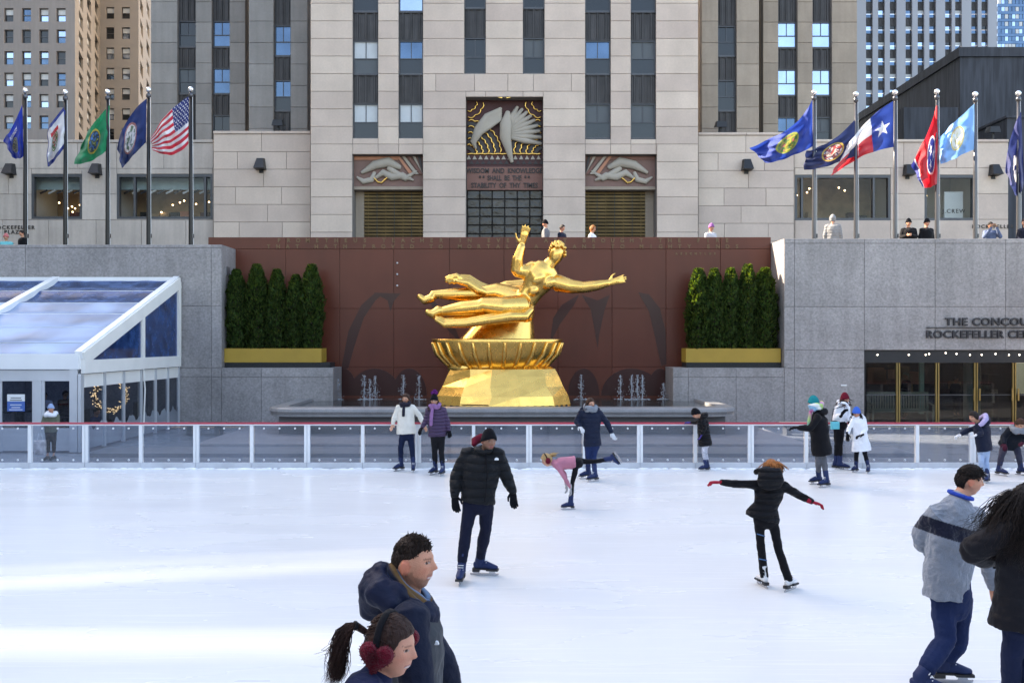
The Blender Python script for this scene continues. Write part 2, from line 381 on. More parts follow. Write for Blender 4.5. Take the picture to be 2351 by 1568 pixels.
box('chevron_band', REDP, rp, xu(1070)+.01, xu(1247)-.01, Y0+.7, Y0+.99, yv(378), yv(347)-.01)
scal = [(xu(1071)+i*.08, Y0+.66, yv(349)+.03*abs(sin(i*.5))) for i in range(54)]
MB().tube(scal, .05, 6).build('gold_edge', GOLD, rp, smooth=True)
for r in range(2):
    for i in range(13):
        c = xu(1075)+i*.335+r*.16; z = yv(357+r*11)
        MB().prism([(c-.13, z-.1), (c+.13, z-.1), (c, z+.13)], Y0+.66, Y0+.71).build('chevron', CREAM if r == 0 else BLK, rp)
ip = tag(empty('inscription_panel', (xu(1158), Y0+.6, yv(432))), 'pink stone panel with dark lettering above the middle glass screen', 'inscription')
box('panel', PINK, ip, xu(1070)+.01, xu(1247)-.01, Y0+.65, Y0+1.0, yv(432), yv(378)-.01)
TEXTS = []
def text(parent, s, left, size, m, ext=.01, sp=1.0, center=False, wsp=1.0, off=0., name='lettering', sx=1.0):
    cu = bpy.data.curves.new(name, 'FONT'); cu.body = s; cu.size = size; cu.extrude = ext; cu.space_character = sp; cu.space_word = wsp; cu.offset = off; cu.resolution_u = 3
    cu.align_x = 'CENTER' if center else 'LEFT'
    o = bpy.data.objects.new(name+'_curve', cu); COL.objects.link(o); TEXTS.append((o, name, m, parent))
    o.matrix_world = Matrix.Translation(Vector(left)) @ Matrix.Rotation(pi/2, 4, 'X') @ Matrix.Scale(sx, 4, (1,0,0)); return o
for s, v in (('WISDOM  AND  KNOWLEDGE', 393), ('* *  SHALL  BE  THE  * *', 410), ('STABILITY  OF  THY  TIMES', 427)):
    text(ip, s, (xu(1158), Y0+.63, yv(v)), .40, BLK, .02, center=True, off=.008, sx=.80 if 'SHALL' not in s else .72)
gs = tag(empty('glass_screen', (xu(1158), Y0+.8, 5.4)), 'dark cast glass block screen in the middle entrance under the inscription', 'glass screen')
for i in range(6):
    for j in range(11):
        a = xu(1071)+i*(xu(1246)-xu(1071))/6; b = xu(1071)+(i+1)*(xu(1246)-xu(1071))/6; z1 = yv(432.5)-j*.5; z0 = max(5.42, z1-.5)
        if z1 > 5.6: MB().cbox(a+.015, b-.015, Y0+.78, Y0+.95, z0+.015, z1-.015, .03).build('glass_block', GBLK, gs)
box('mortar_grid', BLK, gs, xu(1070)+.01, xu(1247)-.01, Y0+.9, Y0+1.1, 5.4, yv(432))
# side entrances: plain carved panel, bronze grille
for n_, (u0, u1, lab) in enumerate(((808.7, 971, 'left'), (1343.7, 1508, 'right'))):
    x0, x1 = xu(u0), xu(u1); sg = 1 if n_ == 0 else -1
    r = tag(empty('carved_relief', (0, Y0+.5, yv(430))), 'wide shallow relief of cream scrolls and striped rays over the %s entrance' % lab, 'relief')
    box('back_panel', mat('relief_brown_%d' % n_, (.20,.12,.10), .7), r, x0+.01, x1-.01, Y0+.5, Y0+.9, yv(425), yv(355)-.01)
    f = lambda q: q if n_ == 0 else 1-q
    for i, c in enumerate((SALM, CREAM, PINK, CREAM, BLK, SALM)):
        a = [(.62+.075*i, .98), (.66+.075*i, .98), (min(1, .86+.075*i), .40), (min(1,.80+.075*i), .40)]
        MB().prism([(x0+.02+(x1-x0-.04)*f(min(p, .995)), yv(425)+(yv(355)-yv(425))*q) for p, q in a], Y0+.40-.004*i, Y0+.5).build('ray_band', c, r)
    MB().box(x0+.03, x1-.03-(1.4 if n_ == 0 else 0), Y0+.44, Y0+.5, yv(364), yv(356)).build('top_band', SALM if n_ == 0 else PINK, r)
    for (pts, rr) in (([(.12,.45), (.3,.7), (.5,.8), (.66,.62)], [.1,.26,.3,.14]), ([(.3,.25), (.42,.45), (.55,.3), (.7,.35), (.85,.2)], [.08,.2,.22,.2,.06]), ([(.05,.3), (.14,.15), (.26,.22), (.3,.45)], [.06,.16,.18,.1]), ([(.5,.6), (.62,.4), (.74,.25), (.9,.5)], [.15,.2,.17,.06])):
        MB().tube([(x0+(x1-x0)*f(p), Y0+.42, yv(425)+(yv(355)-yv(425))*q) for p, q in pts], rr, 10, flat=.6).build('carved_scroll', CREAM, r, smooth=True)
    MB().tube([(x0+(x1-x0)*f(.2+.05*k), Y0+.4, yv(425)+.35+.18*sin(k*1.3)) for k in range(8)], .05, 6).build('gilded_wave', GOLD, r, smooth=True)
    box('soffit', LIME2, r, x0+.01, x1-.01, Y0+.45, Y0+1.3, yv(432.5), yv(425.5))
    e = tag(empty('entrance_grille', ((x0+x1)/2, Y0+1, 5.4)), 'bronze louvred grille filling the %s entrance' % lab, 'grille')
    GR = mat('grille_bronze_%d' % n_, (.075,.05,.022), .35, .8, var=.45, scale=1.0)
    box('back_plate', DARKIN, e, x0+.01, x1-.01, Y0+1.2, Y0+1.35, 5.4, yv(433))
    j0, j1 = (x0+.5, x1-.01) if n_ == 0 else (x0+.01, x1-.5)
    box('jamb', LIME2, e, x0+.012 if n_ == 0 else j1, j0 if n_ == 0 else x1-.012, Y0+1.1, Y0+1.19, 5.4, yv(433))
    z = yv(434)
    while z > 5.6:
        MB().prism([(j0, z-.13), (j1, z-.13), (j1, z), (j0, z)], Y0+1.06, Y0+1.13).build('slat', GR, e); z -= .2
    for i in range(7):
        xx = j0+(j1-j0)*(i+.5)/7; box('mullion', BLACK if i % 2 else GR, e, xx-.02, xx+.02, Y0+1.02, Y0+1.06, 5.4, yv(434))
# ---------------------------------------------------------------- wings and annexes
def wing(name, label, u0, u1, Y, z1, m, colspec, z0=5.4, ch=1.28, bl=2.2, seed=1, extra=None, depth=8):
    b = tag(empty(name, (X((u0+u1)/2, Y), Y, z0)), label, 'building')
    hs = [hole(c[0], c[1], None, c[2], Y) for c in colspec]+(extra or [])
    stone_wall(b, X(u0, Y), X(u1, Y), z0, z1, Y, ch, bl, hs, m, depth=.5, seed=seed)
    box('rear_mass', m, b, X(u0, Y), X(u1, Y), Y+.55, Y+depth, z0, z1)
    for c in colspec:
        pr = column(b, c[0], c[1], c[3], Y, z1, Y+.25, c[4])
        if pr > Z(c[2], Y)+.1: spandrel(b, X(c[0], Y), X(c[1], Y), Z(c[2], Y), pr, Y+.25)
    return b
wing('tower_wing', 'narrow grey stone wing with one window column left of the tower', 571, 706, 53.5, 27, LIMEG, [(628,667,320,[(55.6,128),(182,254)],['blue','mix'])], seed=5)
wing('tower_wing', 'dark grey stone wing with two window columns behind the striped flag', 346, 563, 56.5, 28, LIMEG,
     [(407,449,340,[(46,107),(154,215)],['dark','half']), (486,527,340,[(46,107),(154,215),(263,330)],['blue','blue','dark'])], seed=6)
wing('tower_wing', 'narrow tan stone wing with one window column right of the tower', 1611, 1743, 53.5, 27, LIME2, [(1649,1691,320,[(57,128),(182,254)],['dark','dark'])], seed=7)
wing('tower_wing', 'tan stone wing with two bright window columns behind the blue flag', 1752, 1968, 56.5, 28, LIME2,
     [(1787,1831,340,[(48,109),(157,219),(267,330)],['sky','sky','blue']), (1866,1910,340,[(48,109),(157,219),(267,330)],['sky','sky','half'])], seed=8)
for u0, u1 in ((706.5,712.5), (563.5,570.5), (1603.5,1610.5), (1743.5,1751.5)):  # dark strips: shade painted in tower gaps, edge-on windows by far wings
    tag(box('recess_strip', BRONZ, None, X(u0,55), X(u1,55), 57.2, 57.4, 5.4, 28), 'dark strip filling the slot beside the wing at %s' % {706.5:'the tower left edge, coloured as its shade', 563.5:'the far left wing', 1603.5:'the tower right edge, coloured as its shade', 1743.5:'the far right wing'}[u0], 'slot strip')
def annex(label, u0, u1, Y, vtop, m, wins, ch=1.02, bl=2.3, seed=1, frieze=True):
    b = tag(empty('annex_building', (X((u0+u1)/2, Y), Y, 5.4)), label, 'building')
    hs = [hole(a, c, p, q, Y) for a, c, p, q, _ in wins]; z1 = Z(vtop, Y)
    stone_wall(b, X(u0, Y), X(u1, Y), 5.4, z1-.16, Y, ch, bl, hs, m, depth=.5, seed=seed)
    n = max(1, round((X(u1,Y)-X(u0,Y))/2.6)); L = (X(u1,Y)-X(u0,Y))/n
    for i in range(n): MB().cbox(X(u0,Y)+i*L+.008, X(u0,Y)+(i+1)*L-.008, Y-.07, Y+.5, z1-.15, z1).build('coping_stone', m, b)
    if not wins: box('rear_mass', m, b, X(u0,Y), X(u1,Y), Y+.55, Y+2.8, 5.4, z1-.17)
    for (a, c, p, q, mul) in wins:
        x0, x1, zt, zb = X(a,Y), X(c,Y), Z(p,Y), Z(q,Y); t = .14
        w = MB().box(x0, x0+t, Y+.02, Y+.3, zb, zt).box(x1-t, x1, Y+.02, Y+.3, zb, zt).box(x0+t, x1-t, Y+.02, Y+.3, zt-t*1.2, zt).box(x0+t, x1-t, Y+.02, Y+.3, zb, zb+t)
        for mm in mul: w.box(X(mm,Y)-.06, X(mm,Y)+.06, Y+.05, Y+.28, zb+t, zt-t*1.2)
        wo_ = w.build('shop_window', BRONZ, b)
        xs = [x0+t]+[v for mm in mul for v in (X(mm,Y)-.06, X(mm,Y)+.06)]+[x1-t]
        for i in range(0, len(xs), 2): MB().box(xs[i], xs[i+1], Y+.16, Y+.18, zb+t, zt-t*1.2).build('pane', SHOPG, wo_)
    return b
LIMEA = mat('limestone_weathered', (.45,.395,.352), .85, var=.12, scale=.6, rnd=.08, streak=.14, speck=.03, sscale=9)
SHOPG = clear('shop_glass', (.95,.97,1), .93, .01, gl=.45)
annex('blank limestone annex with one floodlight left of the tower', 490, 713, 52.0, 302, LIME, [], seed=11)
annex('blank limestone annex with one floodlight right of the tower', 1603, 1823, 52.0, 305, LIME, [], seed=12)
annex('low limestone annex with two shop windows behind the left flags', -260, 490, 52.4, 322, LIMEA, [(72,188,400,503,[]), (268,488,400,503,[308,470])], seed=13, ch=1.5, bl=2.9)
annex('low limestone annex with two shop windows behind the right flags', 1823, 2315, 52.4, 321, LIME, [(1825,2045,402,506,[1842,2007]), (2123,2239,402,506,[])], seed=14, ch=1.5, bl=2.9)
# shop interiors
WARM = mat('lamp_glow', (1,.8,.5), .5, emit=(1,.72,.38), estr=4)
WARMW = mat('shop_wall_warm', (.34,.24,.13), .8, var=.35, scale=1.3)
PALE = mat('shop_wall_pale', (.55,.54,.48), .8, var=.05)
GRNT = mat('shop_soffit', (.35,.45,.43), .6)
def shop(label, u0, u1, v0, v1, Y, back, lights, items, sof=True):
    b = tag(empty('shop_interior', (X((u0+u1)/2,Y), Y+.6, Z(v1,Y))), label, 'shop interior')
    x0, x1, zt, zb = X(u0,Y), X(u1,Y), Z(v0,Y), Z(v1,Y)
    box('back_wall', back, b, x0-.5, x1+.5, Y+4.0, Y+4.1, zb-.5, zt+.6)
    box('floor', STREET, b, x0-.5, x1+.5, Y+.52, Y+4.0, zb-.5, zb-.35)
    MB().box(x0-.6, x0-.5, Y+.55, Y+4.1, zb-.5, zt+.6).build('side_wall', PALE, b); MB().box(x1+.5, x1+.6, Y+.55, Y+4.1, zb-.5, zt+.6).build('side_wall', PALE, b)
    MB().box(x0-.5, x1+.5, Y+.55, Y+4.1, zt+.6, zt+.7).build('ceiling', PALE, b)
    if sof:
        MB().box(x0-.5, x1+.5, Y+1.0, Y+1.1, zt-.75, zt+.55).build('soffit', GRNT, b)
        for i in range(int((x1-x0)/.5)): MB().beam((x0+i*.5, Y+.97, zt-.98), (x0+i*.5+.42, Y+.97, zt-.78), .1, .06, up=(0,1,0)).build('striped_trim', PALE if i % 2 else BLACK, b)
    rng = random.Random(int(u0))
    for i in range(int((x1-x0)/.62)):
        if back is WARMW: MB().box(x0+i*.62, x0+i*.62+.55, Y+3.3, Y+3.7, zb-.35, zb+rng.uniform(.5,1.0)).build('display_shelf', rng.choice([WARMW, REDP, SALM, GOLDP, BLACK]), b)
    for i in range(lights):
        MB().ball((rng.uniform(x0+.4, x1-.4), Y+rng.uniform(1.6,3.4), zt-rng.uniform(.25,.9)-(.9 if sof else 0)), .045, 8, 6).build('lamp', WARM, b)
    for i in range(items):
        xx = rng.uniform(x0+.3, x1-.5); h = rng.uniform(.4, 1.1); yy = Y+rng.uniform(1.4,3.2); c = MB()
        c.box(xx, xx+.5, yy, yy+.3, zb-.34, zb-.34+h*.6)
        for k in range(3): c.ball((xx+.08+k*.17, yy+.1, zb-.34+h*.6+.1), (.07,.07,.12), 8, 6)
        c.build('display_stand', rng.choice([BLACK, WARMW, PALE, REDP]), b)
    return b
shop('warm lit shop interior behind the small left window', 72, 188, 400, 503, 52.4, WARMW, 9, 7)
shop('warm brown shop interior behind the wide left window', 268, 488, 400, 503, 52.4, WARMW, 6, 8)
shop('brown and gold shop interior behind the wide right window', 1825, 2045, 402, 506, 52.4, WARMW, 7, 12, sof=False)
sj = shop('pale shop interior with lettered board behind the small right window', 2123, 2239, 402, 506, 52.4, PALE, 3, 0, sof=False)
box('sign_board', mat('shop_board', (.62,.63,.55), .7, var=.03), sj, X(2170,53), X(2213,53), 53.1, 53.16, Z(500,53), Z(440,53))
text(sj, 'J.CREW', (X(2191.5,53), 53.07, Z(489,53)), .34, BLK, .01, center=True, sp=1.25)
t_ = tag(empty('wall_lettering', P(30,530,52.3)), 'dark raised lettering on the wall at the far left', 'lettering'); text(t_, 'ROCKEFELLER', (X(30,52.3), 52.37, Z(526,52.3)), .30, BLK, .02, center=True, sp=1.35, off=.003); text(t_, 'PLAZA', (X(30,52.3), 52.37, Z(536.5,52.3)), .30, BLK, .02, center=True, sp=1.35, off=.003)
t_ = tag(empty('wall_lettering', P(2282,523,52.3)), 'dark raised lettering on the wall behind the man filming at far right', 'lettering'); text(t_, 'ROCKEFELLER', (X(2281,52.3), 52.37, Z(524,52.3)), .30, BLK, .02, center=True, sp=1.35, off=.003)
# floodlights on the walls and ledges
def flood(label, u, v, Y, up=False):
    c = P(u, v, Y); o = tag(empty('floodlight', c), label, 'floodlight', 'floodlights on the annexes')
    if not up:
        MB().add([(c.x-.22, Y-.02, c.z+.33), (c.x+.22, Y-.02, c.z+.33), (c.x+.30, Y-.02, c.z-.33), (c.x-.30, Y-.02, c.z-.33), (c.x-.18, Y-.35, c.z+.30), (c.x+.18, Y-.35, c.z+.30), (c.x+.30, Y-.62, c.z-.30), (c.x-.30, Y-.62, c.z-.30)],
                 [(3,2,1,0), (4,5,6,7), (0,1,5,4), (1,2,6,5), (2,3,7,6), (3,0,4,7)]).build('housing', BLACK, o)
        MB().box(c.x-.12, c.x+.12, Y-.04, Y+.01, c.z-.5, c.z-.33).build('bracket', BLACK, o)
    else:
        MB().add([(c.x-.32, Y-.3, c.z-.12), (c.x+.32, Y-.3, c.z-.12), (c.x+.34, Y+.3, c.z-.02), (c.x-.34, Y+.3, c.z-.02), (c.x-.26, Y-.24, c.z+.24), (c.x+.26, Y-.24, c.z+.24), (c.x+.26, Y+.25, c.z+.3), (c.x-.26, Y+.25, c.z+.3)],
                 [(3,2,1,0), (4,5,6,7), (0,1,5,4), (1,2,6,5), (2,3,7,6), (3,0,4,7)]).build('housing', BLACK, o)
        MB().box(c.x-.05, c.x+.05, Y-.05, Y+.05, c.z-.45, c.z-.08).build('bracket', BLACK, o)
flood('black floodlight on the wall at the far left edge', 27, 390, 52.4); flood('black floodlight on the wall between the two left shop windows', 224, 390, 52.4)
flood('black floodlight on the blank annex left of the tower', 600, 378, 52.0); flood('black floodlight on the blank annex right of the tower', 1713, 380, 52.0)
flood('black floodlight on the wall beside the red flag', 2083, 392, 52.4); flood('black floodlight on the wall right of the pale blue flag', 2280, 392, 52.4)
flood('floodlight standing on the left annex roof in front of a window', 639, 287, 52.4, True); flood('floodlight standing on the right annex roof left of the blue flag', 1655, 290, 52.4, True)
flood('floodlight standing on the roof at the far right', 2280, 302, 53, True)
# ---------------------------------------------------------------- far buildings
FARW = mat('far_limestone', (.215,.212,.212), .85, var=.06, scale=.3, streak=.08)
FARL = mat('far_limestone_lit', (.29,.275,.255), .85, var=.06, scale=.3)  # lighter copy of the far stone, light put into the lit faces' colour
def grid_wall(b, name, m, O, U, W_, z0, z1, cells, wk, depth=.35, seed=0, win_mats=None):
    """wall in the vertical plane through O along unit U; cells = list of (s0,s1,za,zb) openings; a window in each"""
    rng = random.Random(seed); U = Vector(U).normalized(); Nn = Vector((U.y, -U.x, 0))
    def q(s, d, z): p = O+U*s-Nn*d; return (p.x, p.y, z)
    ss = sorted({0, W_, *[c[i] for c in cells for i in (0, 1)]}); zz = sorted({z0, z1, *[c[i] for c in cells for i in (2, 3)]})
    me = MB()
    for a, c in zip(ss, ss[1:]):
        mid = (a+c)/2; col = [(k[2], k[3]) for k in cells if k[0] < mid < k[1]]
        for p, r in cut(z0, z1, col): me.add([q(a,0,p), q(c,0,p), q(c,0,r), q(a,0,r)], [(0,1,2,3)])
    for s0, s1, za, zb in cells:
        me.add([q(s0,0,za), q(s1,0,za), q(s1,0,zb), q(s0,0,zb), q(s0,depth,za), q(s1,depth,za), q(s1,depth,zb), q(s0,depth,zb)], [(0,4,5,1), (1,5,6,2), (2,6,7,3), (3,7,4,0)])
    me.build(name, m, b)
    for s0, s1, za, zb in cells:
        t = .1; zm = za+(zb-za)*.5; f = MB()
        for (a, c, p, r) in ((s0, s0+t, za, zb), (s1-t, s1, za, zb), (s0+t, s1-t, za, za+t), (s0+t, s1-t, zb-t, zb), (s0+t, s1-t, zm-t/2, zm+t/2)):
            f.add([q(a,depth-.12,p), q(c,depth-.12,p), q(c,depth-.12,r), q(a,depth-.12,r)], [(0,1,2,3)])
        w_ = f.build('window', BRONZ, b); k = rng.choice(wk)
        MB().add([q(s0,depth-.06,za), q(s1,depth-.06,za), q(s1,depth-.06,zm), q(s0,depth-.06,zm)], [(0,1,2,3)]).build('pane', k[1], w_)
        MB().add([q(s0,depth-.06,zm), q(s1,depth-.06,zm), q(s1,depth-.06,zb), q(s0,depth-.06,zb)], [(0,1,2,3)]).build('pane', k[0], w_)
fl = tag(empty('apartment_tower', (X(150,100), 100, 5.4)), 'tall pale stone tower with rows of small windows at the far left', 'building')
YF = 100.0; rows = [(-17,10), (33,80), (113,160), (194,241), (274,321)]
def rws(Y, off=0, h=31, n0=-1, n1=5, pitch=49.3, v0=19.5): return [(Z(v0+off+h+pitch*k, Y), Z(v0+off+pitch*k, Y)) for k in range(n0, n1+1)]
KW = [(GLASSS, GLASSB), (GLASSB, GLASSB), (BLIND, GLASSB), (BLIND, GLASSW), (GLASSW, GLASSW), (BLIND, GLASSS)]
O1 = P(-120,0,YF); O1.z = 0
c1 = [(X(u,YF)-O1.x, X(u+21,YF)-O1.x, a, c) for u in (-70,-30,9.5,50,90,129.5) for a, c in rws(YF)]
grid_wall(fl, 'wall', FARW, O1, (1,0,0), X(172,YF)-O1.x, 5.4, 60, c1, KW, seed=1)
A = P(172,0,YF); A.z = 0; B = P(230,0,122); B.z = 0; D = (B-A)
def along(A, B, u):   # distance along AB where the picture column u falls
    k = (u-CU)/F; t = (k*A.y-A.x)/((B.x-A.x)-k*(B.y-A.y)); return t*(B-A).length
c2 = []
for u0, u1 in ((181,191), (200,209.5), (218,226.5)):
    s0, s1 = along(A,B,u0), along(A,B,u1); ym = A.y+D.y*(s0+s1)/2/D.length
    for k in range(-1, 7): c2.append((s0, s1, Z(30+31+48*k*100/ym+ (ym-100)*.9, ym), Z(30+48*k*100/ym+(ym-100)*.9, ym)))
c2 = [c for c in c2 if c[2] > 6]
grid_wall(fl, 'return_wall', FARL, A, D, D.length, 5.4, 60, c2, KW[3:], seed=2)
O3 = P(230,0,122); O3.z = 0
c3 = [(X(u,122)-O3.x, X(u+19,122)-O3.x, a, c) for u in (243,279) for a, c in rws(122, 0, 27, -1, 6, 46.5, 17)]
grid_wall(fl, 'rear_wall', FARL, O3, (1,0,0), X(318,122)-O3.x, 5.4, 62, c3, KW[2:], seed=3)
A = P(318,0,122); A.z = 0; B = P(348,0,140); B.z = 0; D = B-A; c4 = []
for u0, u1 in ((322,328.5), (336.5,343)):
    s0, s1 = along(A,B,u0), along(A,B,u1); ym = 130
    for k in range(-1, 7): c4.append((s0, s1, Z(30+27+46*k, ym), Z(30+46*k, ym)))
grid_wall(fl, 'end_wall', FARL, A, D, D.length, 5.4, 66, c4, KW[3:], seed=4)
# right: tall grey tower with vertical window strips
FARG = mat('far_grey_stone', (.36,.38,.42), .85, var=.05, scale=.2)
YR = 125.0; fr_ = tag(empty('office_tower', (X(2130,YR), YR, 5.4)), 'tall grey tower with thin vertical window strips at the upper right', 'building')
O5 = P(1935,0,YR); O5.z = 0; xs = [1070,1145,1218,1315,1390,1462,1560,1622,1722,1785]
strips = [(1591.7+x*.3708, 1591.7+(x+41)*.3708) for x in xs]
c5 = [(X(a,YR)-O5.x, X(b,YR)-O5.x, 5.6, 57) for a, b in strips]
me = MB(); ss = sorted([0, X(2289,YR)-O5.x]+[v for c in c5 for v in c[:2]])
for a, c in zip(ss[::2], ss[1::2]): me.box(O5.x+a, O5.x+c, YR, YR+.8, 5.4, 58)
me.build('pier', FARG, fr_)
rng = random.Random(5)
for a, c in strips:
    x0, x1 = X(a,YR), X(c,YR)
    for k in range(-3, 9):
        v = 23+36.5*k; zt, zb = Z(v,YR), Z(v+16,YR)
        w_ = MB().box(x0, x1, YR+.35, YR+.5, zb-.1, zb).box(x0, x1, YR+.35, YR+.5, zt, zt+.1).build('window', BRONZ, fr_)
        kk_ = rng.choice([(GLASSS, GLASSB), (BLIND, GLASSB), (GLASSB, GLASSB), (GLASSB, GLASSS), (GLASSW, GLASSB)])
        MB().box(x0, x1, YR+.4, YR+.45, (zt+zb)/2+.04, zt).build('pane', kk_[0], w_); MB().box(x0, x1, YR+.4, YR+.45, zb, (zt+zb)/2-.04).build('pane', kk_[1], w_)
        spandrel(fr_, x0, x1, Z(v+36.5,YR)+.1, zb-.1, YR+.3, 2)
# glass tower at far right
YG = 170.0; gt = tag(empty('glass_tower', (X(2330,YG), YG, 5.4)), 'blue glass tower at the top right corner', 'building')
box('core', BRONZ, gt, X(2290,YG), X(2470,YG), YG+.3, YG+12, 5.4, 74)
for i in range(12):
    for j in range(-1, 8):
        x0 = X(2291+i*8.2,YG); x1 = X(2298+i*8.2,YG); z1 = Z(j*17,YG); z0 = Z(j*17+9.5,YG)
        MB().box(x0, x1, YG, YG+.1, z0, z1).build('pane', random.Random(i*31+j).choice([GLASSS, GLASSB, GLASSB, BLIND]), gt)
for j in range(-1, 8): MB().box(X(2290,YG), X(2390,YG), YG-.05, YG+.2, Z(j*17+16.5,YG), Z(j*17+10,YG)).build('floor_band', GLASSB, gt)
# dark mass in shadow at right, the shade put into its stone colour
DKS = mat('shade_dark_stone', (.045,.05,.062), .8, var=.15, scale=.25, streak=.5)
YD = 75.0; dk = tag(empty('dark_building', (X(2260,YD), YD, 5.4)), 'stone building coloured dark for its shade, with a flat roof behind the right flags', 'building')
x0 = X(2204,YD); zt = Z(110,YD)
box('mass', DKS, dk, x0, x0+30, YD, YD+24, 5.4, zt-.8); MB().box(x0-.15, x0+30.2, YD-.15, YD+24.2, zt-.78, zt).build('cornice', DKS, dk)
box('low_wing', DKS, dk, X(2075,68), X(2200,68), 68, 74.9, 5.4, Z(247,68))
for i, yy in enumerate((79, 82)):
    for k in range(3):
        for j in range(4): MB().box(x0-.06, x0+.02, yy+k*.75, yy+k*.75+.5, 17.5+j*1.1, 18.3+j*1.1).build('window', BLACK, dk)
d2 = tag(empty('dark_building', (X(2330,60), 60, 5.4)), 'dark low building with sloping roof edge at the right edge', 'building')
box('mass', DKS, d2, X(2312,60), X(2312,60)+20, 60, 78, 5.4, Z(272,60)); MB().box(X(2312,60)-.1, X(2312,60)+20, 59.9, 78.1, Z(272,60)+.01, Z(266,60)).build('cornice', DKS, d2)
# unseen buildings put in to shade the rink; slits shaped for ice streaks
OFF = mat('shade_building_stone', (.40,.36,.31), .85, var=.08, rnd=.05)
nb = tag(empty('shade_building', (-57, 15, 5.4)), 'tall unseen stone building shading the rink from the left, with slits added for sun streaks', 'building')
sh = lambda p, d: (-57-d, p[0]+.397*(d+22), p[1]+.699*(d+22))
zA, zB = 18.5, 23.5
l2 = lambda z: 20+(z-20.3)*.57
l1 = lambda z: 21.6+(z-19.9)*.882
slits = [(l2, -.30, .022), (l2, .05, .026), (l1, 0, .035), (l1, .62, .02)]
edges = [(lambda z: -45, lambda z: slits[0][0](z)+slits[0][1]-slits[0][2])]
for p, q in zip(slits, slits[1:]): edges.append((lambda z, p=p: p[0](z)+p[1]+p[2], lambda z, q=q: q[0](z)+q[1]-q[2]))
edges.append((lambda z: slits[-1][0](z)+slits[-1][1]+slits[-1][2], lambda z: 43.5))
polys = [[(-45,-10), (43.5,-10), (43.5,zA), (-45,zA)], [(-45,zB), (43.5,zB), (43.5,46), (-45,46)]]+[[(a(zA),zA), (b_(zA),zA), (b_(zB),zB), (a(zB),zB)] for a, b_ in edges]
for poly in polys:
    MB().add([sh(p, 0) for p in poly]+[sh(p, 4) for p in poly], [(0,1,2,3), (7,6,5,4)]+[((i+1)%4, i, 4+i, 4+(i+1)%4) for i in range(4)]).build('wall_mass', OFF, nb)
n2 = tag(empty('shade_building', (-100, 110, 5.4)), 'broad unseen stone building added far left to shade the street behind the plaza', 'building')  # unseen mass added to keep sun off the street
box('wall_mass', OFF, n2, -120, -82, 74, 170, 5.4, 75); MB().box(-120.3, -81.7, 73.7, 170.3, 75.01, 76).build('cornice', OFF, n2)
PENDING = []
# ---------------------------------------------------------------- granite walls of the sunken plaza
YW, YB = 29.5, 31.0                                  # front plane of the side walls, plane of the red wall
def slab_wall(label, name, x0, x1, ztop, xcuts, zcuts, holes, m, y, thick, pn='granite_panel'):
    b = tag(empty(name, ((x0+x1)/2, y, 0)), label, 'wall')
    xs = sorted({x0, x1, *xcuts}); zs = sorted({-.02, ztop, *zcuts}); core = MB()
    for a, c in zip(xs, xs[1:]):
        for p, q in zip(zs, zs[1:]):
            mx, mz = (a+c)/2, (p+q)/2
            if any(h[0] < mx < h[1] and h[2] < mz < h[3] for h in holes): continue
            core.box(a, c, y+.03, y+thick, p, q)
            MB().cbox(a+.006, c-.006, y, y+.035, p+.006, q-.006, .006).build(pn, m, b)
    core.build('wall_core', m, b); return b
zu = lambda v: Z(v, YW)
xw = lambda u: X(u, YW)
TOPL, TOPR, TOPM = 5.98, 6.18, 6.40
XL, XR = -9.55, 8.95
slab_wall('speckled grey granite wall behind the tent on the left', 'granite_wall', -24, XL, TOPL, [-20.2, -16, xw(485)], [zu(569), zu(703), zu(845), zu(865)], [], GRAN, YW, 1.6)
slab_wall('speckled grey granite wall above the glass doors on the right', 'granite_wall', XR, 24, TOPR, [xw(1824), xw(1984.5), xw(2147), xw(2309), xw(2471), 21], [zu(559), zu(704.5), zu(803.6), zu(845)],
          [(xw(1984.5), 19.0, -1, zu(803.6))], GRAN, YW, 1.6)
slab_wall('low granite ledge under the left planter', 'granite_ledge', XL, X(765,YW), 1.93, [xw(600)], [zu(866)], [], GRAN, YW, 1.45)
slab_wall('low granite ledge under the right planter', 'granite_ledge', X(1545,YW), XR, 1.93, [xw(1580), xw(1690)], [zu(866)], [], GRAN, YW, 1.45)
rw = slab_wall('dark red granite fountain wall with gilt inscription', 'red_granite_wall', -10.5, XR, TOPM, [X(u,YB) for u in (656,780,904,1032,1157,1281,1405,1529,1654)], [Z(572,YB), Z(708.5,YB), Z(843,YB)], [], REDG, YB, .5, 'red_panel')
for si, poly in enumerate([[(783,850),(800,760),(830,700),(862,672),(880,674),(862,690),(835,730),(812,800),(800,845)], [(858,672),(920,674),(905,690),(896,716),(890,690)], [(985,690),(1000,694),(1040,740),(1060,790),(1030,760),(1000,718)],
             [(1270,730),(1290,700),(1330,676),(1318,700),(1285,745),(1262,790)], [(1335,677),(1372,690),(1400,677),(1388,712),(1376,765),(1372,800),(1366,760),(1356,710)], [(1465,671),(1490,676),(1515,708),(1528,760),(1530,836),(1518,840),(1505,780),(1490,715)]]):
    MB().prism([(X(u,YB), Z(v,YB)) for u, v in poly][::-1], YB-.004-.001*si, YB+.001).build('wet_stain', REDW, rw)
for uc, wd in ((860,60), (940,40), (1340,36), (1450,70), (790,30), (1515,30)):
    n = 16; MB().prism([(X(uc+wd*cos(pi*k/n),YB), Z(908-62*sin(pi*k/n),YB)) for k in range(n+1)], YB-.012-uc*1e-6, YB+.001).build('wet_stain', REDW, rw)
LETG = mat('inscription_gilt', (.16,.095,.045), .55, .2)
